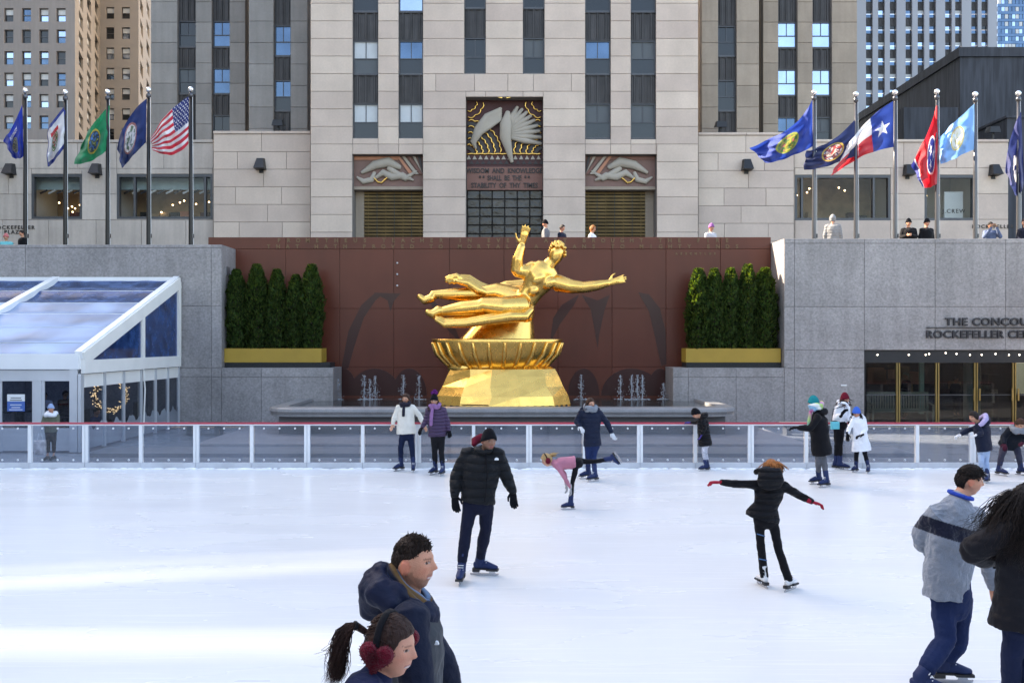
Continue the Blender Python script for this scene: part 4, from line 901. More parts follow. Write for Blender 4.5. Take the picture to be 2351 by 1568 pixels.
MB().box(b0, b1, YW+1.12, YW+1.2, 1.0, 1.08).build('back_rail', WOOD, bn); MB().box(b0, b1, YW+1.12, YW+1.2, .46, .51).build('back_rail', WOOD, bn)
for i in range(4): MB().box(b0+.03, b1-.03, YW+.72+i*.11, YW+.80+i*.11, .42, .45).build('seat_slat', WOOD, bn)
for x_ in (b0, b1-.06):
    for y_ in (YW+.68, YW+1.12): MB().box(x_, x_+.06, y_, y_+.06, 0, .62 if y_ < YW+1 else 1.0).build('leg', WOOD, bn)
    MB().tube([(x_+.03, YW+1.15, .75), (x_+.03, YW+.9, .70), (x_+.03, YW+.68, .64)], .03, 8).build('arm_rest', WOOD, bn)
lt = tag(empty('wall_lettering', P(2240,755,YW)), 'large dark metal lettering on the granite wall above the glass doors', 'lettering')
LETB = mat('letter_metal', (.035,.035,.04), .4, .3)
hcap = lambda a, b: (Z(a,YW)-Z(b,YW))/.70
text(lt, 'THE CONCOURSE', (xw(2168), YW-.05, zu(747)), hcap(730,747), LETB, .03, sp=1.08, off=.007, sx=1.12); text(lt, 'ROCKEFELLER CENTER', (xw(2124), YW-.05, zu(776)), hcap(759,776), LETB, .03, sp=1.08, off=.007, sx=1.09)
MB().box(xw(2126), 18.4, YW-.06, YW-.02, zu(753.5), zu(751.3)).build('rule', LETB, lt)
tag(box('wall_plate', WHITE, None, xw(1930.5), xw(1943.5), YW-.02, YW, zu(886), zu(883)), 'small white plate on the granite wall above the red beanie', 'plate')
for lab, u0, u1 in (('left of the basin', 425, 515), ('right of the basin', 1795, 1900)):
    q_ = tag(empty('stone_bench', (X((u0+u1)/2,27), 27, 0)), 'low dark stone bench '+lab, 'bench'); x0, x1 = X(u0,27), X(u1,27)
    box('seat', GRAND, q_, x0, x1, 26.8, 27.3, .27, .36); box('leg', GRAND, q_, x0+.1, x0+.25, 26.85, 27.25, 0, .27); box('leg', GRAND, q_, x1-.25, x1-.1, 26.85, 27.25, 0, .27)
# ---------------------------------------------------------------- rink barrier
YR_ = 19.8; RED = mat('red_rail', (.42,.03,.06), .4, var=.05); ACR = clear('acrylic', (.88,.93,1), .86, .02, white=.10, wcol=(.45,.5,.6), wscale=.8)
rb = tag(empty('rink_barrier', (0, YR_, 0)), 'rink barrier of clear panels with white posts and red top rail', 'barrier')
pu = [68+127.4*k for k in range(-9, 27)]; zr = Z(971.5,YR_)
KICK = mat('kick_plate', (.55,.57,.60), .45, var=.05, streak=.1)
st_me = MB().lathe([(.021,-.015), (.021,.006), (.012,.012)], (0,0,0), 10).mesh('stud', WHITE)
for i, u in enumerate(pu):
    x = X(u,YR_); hwid = .055 if i % 2 else .085
    if i % 2 == 0:
        for s_ in (-1, 1): MB().box(x+s_*.034-.029, x+s_*.034+.029, YR_-.01, YR_+.07, .13, zr-.05).build('post', WHITE, rb)
    else: MB().box(x-.036, x+.036, YR_-.01, YR_+.07, .13, zr-.05).build('post', WHITE, rb)
    if i+1 < len(pu):
        x2 = X(pu[i+1],YR_); MB().box(x+.066, x2-.066, YR_+.02, YR_+.032, .13, zr-.05).build('clear_panel', ACR, rb)
        MB().box(x+.004, x2-.004, YR_-.03, YR_+.08, -.02, .127).build('kick_plate', KICK, rb)
        for k in range(3):
            for z_ in (.185, zr-.115):
                o = link('stud', st_me, None, rb, True); o.location = (x+(x2-x)*(.22+.28*k), .012, z_); o.rotation_euler = (pi/2, 0, 0)
MB().box(X(pu[0],YR_), X(pu[-1],YR_), YR_-.02, YR_+.075, zr-.05, zr-.018).build('white_rail', WHITE, rb); MB().box(X(pu[0],YR_), X(pu[-1],YR_), YR_-.04, YR_+.09, zr-.017, zr+.012).build('red_rail', RED, rb)

rng = random.Random(21); sn = MB()   # shavings swept against the foot of the barrier
for i in range(420):
    x_ = rng.uniform(-12.5, 12.5); sn.ball((x_, YR_-.06-abs(rng.gauss(0,.05)), .0), (rng.uniform(.05,.16), rng.uniform(.03,.08), rng.uniform(.008,.03)), 8, 5)
tag(sn.build('ice_shavings', mat('snow_shavings', (.88,.90,.92), .8, var=.03), None, smooth=True), 'low ridge of white ice shavings along the foot of the barrier', 'ice shavings', None, 'stuff')
# ---------------------------------------------------------------- flagpoles and flags
POLE = mat('pole_steel', (.10,.10,.11), .3, .8, var=.1); POLED = mat('pole_bronze', (.016,.015,.016), .35, .3, var=.1); BALL = mat('pole_ball', (.85,.85,.86), .15, .9)
FLAGM = mat('flag_cloth', (1,1,1), .75, attr='Col', var=0, sheen=.2)
def fb(m):
    t = m.node_tree; b = t.nodes['Principled BSDF']; L = t.links; o = t.nodes['Material Output']
    tr = t.nodes.new('ShaderNodeBsdfTranslucent'); a = [n for n in t.nodes if n.type == 'ATTRIBUTE'][0]; L.new(a.outputs['Color'], tr.inputs[0])
    mx = t.nodes.new('ShaderNodeMixShader'); mx.inputs[0].default_value = .3; L.new(b.outputs[0], mx.inputs[1]); L.new(tr.outputs[0], mx.inputs[2]); L.new(mx.outputs[0], o.inputs[0])
fb(FLAGM)
def star(x, y, r):
    a = math.atan2(x, y); return _star(sqrt(x*x+y*y), abs((a+pi/5) % (2*pi/5)-pi/5), r)
def _star(d, k, r):           # k = 0 at a tip, pi/5 at a notch
    R2 = r*.382; t = (R2*sin(pi/5)); 
    x, y = d*cos(k), d*sin(k); x2, y2 = R2*cos(pi/5), R2*sin(pi/5)
    return (r-x)*y2-(r-x2)*y > 0
WHT = (.72,.72,.74); NAVY = (.012,.022,.10)
def seal(x, y, r, base, cols, seed):
    d = sqrt(x*x+y*y)
    if d > r: return base
    if d > r*.86: return cols[0]
    if d > r*.80: return cols[1]
    n = noise.noise((x*9/r*.35+seed, y*9/r*.35, seed)); n2 = noise.noise((x*4/r+seed*2, y*4/r, 1.3))
    return cols[2] if n > .12 else cols[3] if n2 > .05 else cols[4] if n < -.2 else cols[1]
def f_us(s, t):
    if s < .4 and t > 6/13:
        i = s/.4*6; j = (t-6/13)/(7/13)*5; k = int(j*2) % 2; x = (i+.5*k) % 1-.5; y = (j*2) % 1-.5
        return WHT if star(x*.8, y*.5, .24) else (.02,.035,.16)
    return (.55,.02,.045) if int(t*13) % 2 == 0 else WHT
def f_wis(s, t):
    b = (.005,.03,.33)
    if abs(t-.78) < .06 and .3 < s < .7 and noise.noise((s*60, t*60, 0)) > 0: return WHT
    return seal(s-.5, (t-.42)*.66, .16, b, [(.3,.3,.2), (.05,.06,.05), (.35,.28,.1), (.1,.1,.1), (.5,.5,.5)], 3)
def f_wv(s, t):
    if min(s, 1-s)*1.5 < .11 or min(t, 1-t) < .11: return (.02,.04,.22)
    x, y = s-.5, (t-.5)*.66
    if abs(y-.13) < .035 and abs(x) < .2: return (.5,.03,.04)
    return seal(x, y+.02, .16, WHT, [(.08,.2,.06), WHT, (.45,.06,.05), (.1,.22,.08), (.25,.2,.1)], 5)
def f_wash(s, t): return seal(s-.5, (t-.5)*.66, .21, (.0,.24,.10), [(.5,.36,.06), (.03,.05,.04), (.05,.16,.42), (.02,.04,.1), (.3,.35,.1)], 8)
def f_va(s, t): return seal(s-.5, (t-.5)*.66, .235, (.012,.03,.13), [(.35,.16,.16), WHT, WHT, (.12,.2,.14), (.3,.34,.4)], 11)
def f_ver(s, t): return seal(s-.55, (t-.5)*.66, .2, (.012,.045,.30), [(.30,.33,.06), (.12,.2,.06), (.35,.30,.06), (.05,.15,.05), (.4,.1,.1)], 13)
def f_utah(s, t): return seal(s-.48, (t-.5)*.66, .22, (.012,.022,.09), [(.42,.30,.07), (.012,.022,.09), (.55,.42,.38), (.30,.06,.06), (.6,.6,.6)], 17)
def f_tex(s, t):
    if s < .36: return WHT if star((s-.18), (t-.5)*.66, .13) else (.015,.045,.26)
    return WHT if t > .5 else (.55,.03,.045)
def f_ten(s, t):
    if s > .92: return (.02,.03,.2)
    if s > .90: return WHT
    x, y = s-.46, (t-.5)*.62; d = sqrt(x*x+y*y)
    if d < .17:
        if any(star(x-.085*cos(a), y-.085*sin(a), .065) for a in (1.2, 3.3, 5.4)): return WHT
        return (.02,.03,.2)
    return WHT if d < .19 else (.52,.008,.02)
def f_sd(s, t): return seal(s-.5, (t-.5)*.66, .20, (.20,.42,.75), [(.62,.50,.14), (.7,.7,.6), (.75,.75,.72), (.55,.5,.25), (.5,.62,.7)], 19)
def f_sc(s, t):
    d = sqrt((s-.55)**2+((t-.45)*.66)**2); return WHT if d < .16 and noise.noise((s*9, t*9, 3)) > -.1 else (.02,.03,.14)
def flagpole(u, vt, label, fl, YP=33.0, side=1):
    p = P(u, vt, YP); o = tag(empty('flagpole', (p.x, YP, 5.4)), label[0], 'flagpole', 'flagpoles along the plaza')
    MB().tube([(p.x,YP,5.4), (p.x,YP,6.0), (p.x,YP,9), (p.x,YP,p.z-.12)], [.085,.08,.068,.05], 12, round_=False).build('pole', POLED if u < 1000 else POLE, o, smooth=True)
    MB().ball((p.x,YP,p.z), .10, 14, 10).build('ball_finial', BALL, o, smooth=True)
    MB().lathe([(.05,p.z-.3), (.085,p.z-.27), (.085,p.z-.17), (.04,p.z-.1)], (p.x,YP,0), 12).build('truck', POLE, o, smooth=True)
    MB().tube([(p.x+.1,YP-.02,5.6), (p.x+.09,YP-.02,9), (p.x+.07,YP-.01,p.z-.2)], .008, 5).build('halyard', WHITE, o); MB().box(p.x+.07, p.x+.12, YP-.05, YP+.02, 6.6, 6.75).build('cleat', POLE, o)
    if fl is None: return
    fn, ht, hb, ft, fbm, tm, bm, A, wv, ph = fl
    NS, NT = 110, 70; vs_ = []; cols = []; q = lambda c, k: Vector((c[0], c[1]))
    bez = lambda a, m, b, s: a*(1-s)**2+(2*m-(a+b)/2)*2*s*(1-s)+b*s*s
    for i in range(NS+1):
        s = i/NS; top = bez(Vector(ht), Vector(tm), Vector(ft), s); bot = bez(Vector(hb), Vector(bm), Vector(fbm), s)
        for j in range(NT+1):
            t = j/NT; c = bot.lerp(top, t); c.y += 2.2*s*sin(9*s+3*t+ph)+1.2*s*sin(21*s+ph); c.x += 1.5*s*sin(11*t+ph); w_ = A*(s**.7)*sin(2*pi*(wv*s+.55*t)+ph)+.35*A*sin(2*pi*(2.3*wv*s-1.1*t)+ph*2)*s
            w_ += (.07*sin(7*t+8*s+ph)+.045*sin(17*t+5*s+2*ph)+.03*sin(26*(t-.4*s)+ph))*min(1, s*3)
            vs_.append(tuple(P(c.x, c.y, YP-.02+w_-.10*side*s))); cols.append(fn(s, t))
    fs_ = [(i*(NT+1)+j, (i+1)*(NT+1)+j, (i+1)*(NT+1)+j+1, i*(NT+1)+j+1) for i in range(NS) for j in range(NT)]
    me = bpy.data.meshes.new('flag'); me.from_pydata(vs_, [], fs_); ca = me.color_attributes.new('Col', 'FLOAT_COLOR', 'POINT'); buf = []
    for c in cols: buf += [*c, 1]
    ca.data.foreach_set('color', buf); me.polygons.foreach_set('use_smooth', [True]*len(fs_)); me.materials.append(FLAGM)
    f = link('flag', me, None); tag(f, label[1], 'flag', 'flags along the plaza')
def z1(x, y): return (x*.3708, y*.3708)
def z3(x, y): return (1591.7+x*.3708, y*.3708)
def FZ(z, fn, ht, hb, ft, fbm, tm, bm, A=.26, wv=1.6, ph=0.): return (fn, z(*ht), z(*hb), z(*ft), z(*fbm), z(*tm), z(*bm), A, wv, ph)
LEFT = [(58,209,'dark flagpole at the far left edge, first from the left','deep blue flag with small white print, leftmost of all', FZ(z1, f_wis, (138,650), (146,966), (22,872), (70,965), (75,790), (110,985), ph=.5)),
        (150,213,'dark flagpole, second from the left','white flag with blue border and red ribbon emblem', FZ(z1, f_wv, (410,648), (414,892), (298,800), (290,1038), (330,745), (345,985), ph=1.5)),
        (247,212,'dark flagpole, third from the left','green flag with round yellow-ringed seal', FZ(z1, f_wash, (680,652), (668,922), (520,865), (455,1026), (575,770), (585,985), ph=2.2)),
        (341,207,'dark flagpole, fourth from the left','dark blue flag with round white seal', FZ(z1, f_va, (908,612), (905,880), (728,915), (750,1043), (790,745), (815,975), ph=.9)),
        (438,206,'dark flagpole beside the striped flag, fifth from the left','red and white striped flag with starry blue canton', FZ(z1, f_us, (1170,598), (1166,892), (935,845), (945,940), (1040,700), (1075,955), ph=2.8, wv=1.7)),
        (1869,213,'steel flagpole of the plain blue flag, first on the right side','royal blue flag streaming left with folded green seal', FZ(z3, f_ver, (737,618), (740,906), (350,915), (440,1012), (600,790), (610,968), ph=1.0, wv=1.8)),
        (1965,217,'steel flagpole, second on the right side','navy flag with round gold-ringed emblem', FZ(z3, f_utah, (1008,735), (1010,965), (700,930), (682,1062), (845,878), (870,1015), ph=2.0, A=.12)),
        (2055,213,'steel flagpole, third on the right side','flag with white star on blue beside white and red bands', FZ(z3, f_tex, (1237,628), (1241,912), (915,985), (848,1088), (1050,780), (1060,965), ph=.3)),
        (2151,211,'steel flagpole of the red flag, fourth on the right side','red flag with three white stars in a blue circle', FZ(z3, f_ten, (1514,600), (1524,1120), (1350,1020), (1412,1158), (1460,800), (1480,1155), ph=1.2, A=.22)),
        (2239,217,'steel flagpole of the pale blue flag, fifth on the right side','pale sky blue flag with washed-out yellow seal', FZ(z3, f_sd, (1741,643), (1742,926), (1525,845), (1530,1026), (1630,745), (1640,970), ph=2.5)),
        (2338,215,'steel flagpole at the far right edge','dark navy flag with white patch hanging at the far right edge', FZ(z3, f_sc, (2030,690), (2047,1100), (1935,1060), (1985,1205), (1965,860), (2030,1190), ph=.7))]
for u, vt, lp, lf, fl in LEFT: flagpole(u, vt, (lp, lf), fl)
# ---------------------------------------------------------------- people
SKINM = mat('skin', (.6,.4,.3), .48, attr='Col', var=.09, scale=22, spec=.4, bump=.12, bscale=170)
SKINM.node_tree.nodes['Principled BSDF'].inputs['Subsurface Weight'].default_value = .12
SKINM.node_tree.nodes['Principled BSDF'].inputs['Subsurface Scale'].default_value = .02
CL = {}
def cloth(name, col, rough=.85, **k):
    if name not in CL:
        k.setdefault('var', .10); k.setdefault('scale', 7); k.setdefault('bump', .5); k.setdefault('bscale', 22); k.setdefault('sheen', .03); k.setdefault('spec', .2)
        CL[name] = mat(name, col, rough, **k)
    return CL[name]
def hairm(name, col): return cloth('hair_'+name, col, .55, var=.3, scale=18, bump=1.2, bscale=70, stretch=(1,1,.25), spec=.3, sheen=0)
BOOT = cloth('skate_boot_blue', (.016,.028,.085), .5, bump=.3, sheen=0); BOOTW = cloth('skate_boot_white', (.7,.7,.7), .5, sheen=0); BOOTK = cloth('skate_boot_black', (.015,.015,.02), .5, sheen=0)
SOLE = mat('skate_sole', (.02,.02,.022), .5); STEEL = mat('skate_blade', (.5,.5,.52), .25, .9)
def frame(yaw, pitch=0, roll=0):
    y = radians(yaw); f = Vector((sin(y), -cos(y), 0)); up = Vector((0,0,1)); p = radians(pitch)
    f2 = f*cos(p)-up*sin(p); u2 = up*cos(p)+f*sin(p)
    r = f2.cross(u2); q = radians(roll); r2 = r*cos(q)+u2*sin(q); u3 = u2*cos(q)-r*sin(q)
    return Matrix((r2, f2, u3)).transposed()          # columns: right, forward, up
def g1(x, s): return exp(-(x/s)**2)
def head_shape(d, face=True, fem=False):
    x, y, z = d.x*.335, d.y*.405, d.z*.5
    if z < 0:
        k = min(1, -z/.5); x *= 1-(.30 if fem else .22)*k**1.4
        if y < 0: y *= 1-.42*k
        else: y *= 1-.03*k
    if y > .0 and face:
        ax = abs(x); t = min(1, max(0, (.09-z)/.19)); amp = (.016+.115*t**1.25)*(1 if z > -.10 else g1(z+.10, .032)) if z < .12 else .012*g1(z-.12, .05)
        y += amp*g1(x, .034+.026*t)*(.85 if fem else 1)
        y -= .038*g1(ax-.13, .062)*g1(z-.03, .045)
        y += (.008 if fem else .020)*g1(z-.115, .035)*g1(ax, .22)
        y += .034*g1(z+.255, .045)*g1(x, .095)-.016*g1(z+.258, .011)*g1(x, .10)
        y += .036*g1(z+.43, .06)*g1(x, .13)+.012*g1(ax-.2, .07)*g1(z+.09, .09)
        y -= .012*g1(z+.345, .03)*g1(x, .12)
    return Vector((x, y, z))
class Ctx: pass
def sphere_dirs(n, m):
    return [[Vector((sin(pi*(j+.03)/(m+.06))*cos(2*pi*i/n), sin(pi*(j+.03)/(m+.06))*sin(2*pi*i/n), -cos(pi*(j+.03)/(m+.06)))) for i in range(n)] for j in range(m+1)]
def hand_mb(mb, c, d, nrm, L, side=1, curl=.35, spread_=.15, fat=1.):
    d = Vector(d).normalized(); nrm = Vector(nrm); nrm = (nrm-d*nrm.dot(d)).normalized(); s_ = d.cross(nrm)*side
    mb.tube([c-d*L*.05, c+d*L*.2, c+d*L*.48], [L*.15, L*.21, L*.22], 10, side=s_, flat=.45)
    for k, ln in ((-1.5,.42), (-.5,.50), (.5,.47), (1.5,.36)):
        a = c+d*L*.46+s_*k*L*.105; b = (d+s_*k*spread_*.5).normalized(); e = a+b*L*ln*.5+nrm*L*.04*curl; f_ = e+(b*cos(curl*1.6)+nrm*sin(curl*1.6))*L*ln*.55
        mb.tube([a, e, f_], [L*.058*fat, L*.054*fat, L*.04*fat], 7)
    a = c+d*L*.08-s_*L*.16
    mb.tube([a, a+d*L*.18-s_*L*.16+nrm*L*.06, a+d*L*.38-s_*L*.19+nrm*L*.12], [L*.075, L*.066, L*.045], 7)
def shell(cx, off, n=44, m=34, stretch_top=0., fem=False):
    rows_ = []
    for ring in sphere_dirs(n, m):
        r = []
        for d in ring:
            p = head_shape(d, False); o = off(d, p); q = p+d*o
            if stretch_top and p.z > .1: q.z += stretch_top*(p.z-.1)/.4
            r.append(cx.C+cx.R@(q*cx.hh))
        rows_.append(r)
    return MB().loft(rows_)
def hairline(d, p, front=.25, side=-.02, back=-.34):
    a = abs(math.atan2(d.x, d.y))
    if a < .75: return front-.04*(a/.75)
    if a < 1.35: t = (a-.75)/.6; return (front-.04)*(1-t)+side*t
    if a < 1.75: return side
    t = min(1, (a-1.75)/.7); return side*(1-t)+back*t
def sst(a, b, x): t = min(1, max(0, (x-a)/(b-a))); return t*t*(3-2*t)
def hair_cap(cx, m, thick=.05, front=.25, side=-.02, back=-.34, nz=.02, top=.0, quiff=0., name='hair'):
    def off(d, p):
        h = hairline(d, p, front, side, back); k = sst(h-.03, h+.05, p.z)
        n = noise.noise(p*9)*nz+noise.noise(p*25)*nz*.6
        return -.06+(.06+thick+n+top*sst(.2,.5,p.z)+quiff*sst(.15,.45,p.z)*sst(0,.5,d.y))*k
    return shell(cx, off, 56, 44).build(name, m, cx.o, smooth=True)
def beanie(cx, m, zf=.13, zb=-.12, thick=.06, top=.12, pom=None, band=True, name='beanie'):
    def off(d, p):
        h = zf*.5*(1+d.y)+zb*.5*(1-d.y); k = sst(h-.03, h+.01, p.z); e = .025*(1-sst(h+.14, h+.17, p.z)) if band else 0
        return -.06+(.06+thick+e+.006*sin(math.atan2(d.x, d.y)*34))*k
    b = shell(cx, off, 56, 36, top).build(name, m, cx.o, smooth=True)
    if pom:
        pm = MB(); c = cx.C+cx.R@(Vector((0,-.05,.62+top))*cx.hh); rng = random.Random(1)
        for i in range(70):
            d = Vector((rng.gauss(0,1), rng.gauss(0,1), rng.gauss(0,1))).normalized(); pm.tube([c, c+d*.055, c+d*.075], [.012,.01,.004], 5)
        pm.build('pompom', pom, b)
    return b
def locks(cx, chains, m, n=26, r=.012, spread_=.03, seed=1, name='hair_locks', wave=.012, curl=0.):
    rng = random.Random(seed); mb = MB(); flo = Vector((0,0,0))
    for ch in chains:
        pts = [cx.C+cx.R@(Vector(p)*cx.hh) if len(p) == 3 else Vector(p[:3]) for p in ch]
        for i in range(n):
            j = Vector((rng.gauss(0,1), rng.gauss(0,1), rng.gauss(0,.5)))*spread_; ph = rng.uniform(0, 6); out = []; M_ = 14 if curl else 9
            for k in range(M_+1):
                t = k/M_*(len(pts)-1); a = int(min(t, len(pts)-2)); f_ = t-a; q = pts[a].lerp(pts[a+1], f_); s_ = .35+.9*k/M_
                w_ = Vector((sin(ph+k*1.1), cos(ph*1.3+k*.9), 0))*(wave+curl*.5)
                if curl: w_ = Vector((sin(ph+k*2.2), cos(ph+k*2.2), .4*sin(ph+k*3)))*curl
                out.append(q+j*s_+w_*(k/M_))
            mb.tube(out, [r*(.9 if k < M_*.6 else .9*(1-(k/M_-.6)/.45)) for k in range(M_+1)], 5)
    return mb.build(name, m, cx.o, smooth=True)
def ring_scarf(cx, m, r=.09, th=.045, drop=.02, name='scarf', turns=2, seed=2, tails=None):
    rng = random.Random(seed); mb = MB(); c = cx.nk+Vector((0,0,.035-drop)); f = cx.fw
    for k in range(turns):
        pts = []
        for i in range(21):
            a = 2*pi*i/20; d = Vector((cos(a), sin(a), 0)); pts.append(c+d*(r+.012*k)+f*.02+Vector((0,0,.035*k-.02*d.dot(f)+.012*sin(3*a+k))))
        mb.tube(pts, [th*(1+.15*sin(i*1.7+k)) for i in range(21)], 9, round_=False)
    for t in (tails or []): mb.tube([Vector(p) for p in t], [th*.7, th*.95, th*.9, th*.7][:len(t)], 9, flat=.45)
    return mb.build(name, m, cx.o, smooth=True)
def earmuff(cx, m, bandm, r=.055):
    o = MB().tube([cx.C+cx.R@(Vector((.40*cos(a), -.02, .08+.50*sin(a)))*cx.hh) for a in [pi*i/14 for i in range(15)]], .010, 8, flat=.6).build('ear_warmer', bandm, cx.o, smooth=True)
    return o
def skate(cx, O, f, up, k, m, shin=None):
    f = Vector(f).normalized(); up = Vector(up); up = (up-f*up.dot(f)).normalized(); s_ = f.cross(up)
    T_ = lambda a, b, c: O+f*a*k+s_*b*k+up*c*k
    mb = MB(); a0 = T_(-.02,0,.17); sd = (shin or up)
    mb.tube([a0+sd*.15*k, a0+sd*.08*k, a0, T_(-.02,0,.12)], [.054*k,.05*k,.05*k,.048*k], 12, side=s_, flat=[1.1,1.1,1.2,1.2])
    mb.tube([T_(-.075,0,.115), T_(-.01,0,.13), T_(.06,0,.125), T_(.13,0,.105), T_(.175,0,.098)], [.036*k,.042*k,.042*k,.045*k,.034*k], 12, side=s_, flat=[1.2,1.25,1.05,.75,.7])
    b = mb.build('skate', m, cx.o, smooth=True)
    so_ = MB()
    for a0, a1, h0, h1, w_ in ((-.105,-.02,.045,.085,.036), (-.02,.06,.068,.085,.028), (.06,.20,.06,.082,.042)):
        q = [T_(a0,-w_,h0), T_(a1,-w_,h0), T_(a1,w_,h0), T_(a0,w_,h0), T_(a0,-w_,h1), T_(a1,-w_,h1), T_(a1,w_,h1), T_(a0,w_,h1)]
        so_.add(q, [(0,3,2,1),(4,5,6,7),(0,1,5,4),(1,2,6,5),(2,3,7,6),(3,0,4,7)])
    so_.build('sole', SOLE, b)
    pl = [(-.135,.004), (-.12,0), (.17,0), (.20,.012), (.205,.03), (.165,.026), (.155,.06), (.095,.06), (.085,.026), (-.02,.026), (-.03,.05), (-.095,.05), (-.10,.026), (-.135,.022)]
    n = len(pl); w_ = .005
    MB().add([T_(a,-w_,h) for a, h in pl]+[T_(a,w_,h) for a, h in pl], [tuple(range(n)), tuple(range(2*n-1,n-1,-1))]+[((i+1)%n,i,n+i,n+(i+1)%n) for i in range(n)]).build('blade', STEEL, b)
    lc = MB()
    for i in range(5): lc.tube([T_(.035+.02*i*.6,-.03,.20-.022*i), T_(.05+.02*i*.7,0,.205-.022*i), T_(.035+.02*i*.6,.03,.20-.022*i)], .004*k, 5)
    lc.build('lace', WHITE if m is not BOOTW else SOLE, b)
SKIN = (.52,.27,.175)
def person(label, Y, H, J, top, legs, boots=BOOT, gloves=None, skin=SKIN, hair=(.05,.03,.02), lip=(.42,.14,.12), vox=.0135, beard=0., fem=False, conv=None, group=None, sleeves=None, floor=0., hand=None, nohands=False):
    """J: joints in picture columns/rows (+ depth offset in m); converted to metric points at the person's own distance"""
    k = H/1.75; cx = Ctx(); cv_ = conv or (lambda a, b: (a, b))
    def pt(q): u, v = cv_(q[0], q[1]); return P(u, v, Y+(q[2] if len(q) > 2 else 0))
    hd = J['head']; cx.C = pt(hd[:3]); cx.R = frame(*hd[3:]); cx.hh = hh = J.get('hh', .228*k); cx.fw = Vector((sin(radians(J.get('yaw', hd[3]))), -cos(radians(J.get('yaw', hd[3]))), 0))
    sh = [pt(q) for q in J['sh']]; el = [pt(q) for q in J['el']]; wr_ = [pt(q) for q in J['wr']]; hp = [pt(q) for q in J['hip']]; kn = [pt(q) for q in J['kn']]
    cx.k = k; cx.sh = sh; cx.nk = nk = pt(J['nk']) if 'nk' in J else (sh[0]+sh[1])/2+Vector((0,0,.04*k))
    an = []; feet = []
    for q in J['ft']:
        if len(q) == 3:
            u, dy, yaw = q; u = cv_(u, 0)[0]; O = Vector((X(u,Y+dy), Y+dy, floor)); f = frame(yaw).col[1]; f = Vector(f); feet.append((O, f, Vector((0,0,1)))); an.append(O+Vector((0,0,.17*k))-f*.02)
        else:
            a, t, upv = pt(q[0]), pt(q[1]), Vector(q[3]); f = (t-a).normalized(); upv = (upv-f*upv.dot(f)).normalized(); feet.append((a-upv*.16*k, f, upv)); an.append(a)
    side = (sh[1]-sh[0]); sw = side.length/2; mid = (sh[0]+sh[1])/2; pel = (hp[0]+hp[1])/2
    cx.J = dict(sh=sh, el=el, wr=wr_, hp=hp, kn=kn, an=an, nk=nk, mid=mid, pel=pel)
    # ---- body: one continuous surface
    mb = MB(); hs = []
    for ring in sphere_dirs(72 if vox < .008 else 44, 56 if vox < .008 else 36): hs.append([cx.C+cx.R@(head_shape(d, True, fem)*hh) for d in ring])
    mb.loft(hs)
    for s_ in (-1, 1): mb.ball(cx.C+cx.R@(Vector((s_*.352,-.03,-.03))*hh), (.034*hh,.095*hh,.14*hh), 10, 8, cx.R@Matrix.Rotation(s_*radians(18),3,'Z'))
    nb = cx.C+cx.R@(Vector((0,-.10,-.30))*hh)
    mb.tube([nb, nb.lerp(nk,.55), nk-Vector((0,0,.03*k))], [.056*k,.055*k,.065*k], 14)
    ax_ = (mid-pel)
    mb.tube([pel-ax_*.08, pel+ax_*.1, pel+ax_*.38, pel+ax_*.72, mid-ax_*.02, nk-(nk-mid)*.2], [.125*k,.135*k,.12*k,max(.12*k,sw*.85),max(.08*k,sw*.78),.06*k], 18, side=side, flat=[.7,.7,.72,.68,.62,.9])
    sides = (1, -1)
    for i in (0, 1):
        mb.tube([sh[i].lerp(mid,.18), sh[i], sh[i].lerp(el[i],.5), el[i]], [.052*k,.054*k,.047*k,.04*k], 10); mb.tube([el[i], el[i].lerp(wr_[i],.35), wr_[i]], [.04*k,.04*k,.027*k], 10)
        mb.tube([hp[i], hp[i].lerp(kn[i],.4), kn[i]], [.062*k,.055*k,.036*k], 12); mb.tube([kn[i], kn[i].lerp(an[i],.35), an[i]], [.036*k,.038*k,.028*k], 12); mb.tube([an[i], feet[i][0]+feet[i][2]*.12*k+feet[i][1]*.05], [.038*k,.034*k], 8)
        if gloves is None and not nohands:
            hd_ = (wr_[i]-el[i]).normalized() if not (hand and hand[i]) else Vector(hand[i]); hand_mb(mb, wr_[i], hd_, -cx.fw.cross(hd_).cross(hd_) if abs(hd_.dot(cx.fw)) < .9 else (0,0,-1), .185*k, side=sides[i])
    C0, R0 = cx.C.copy(), cx.R.copy().transposed(); fine = vox < .008
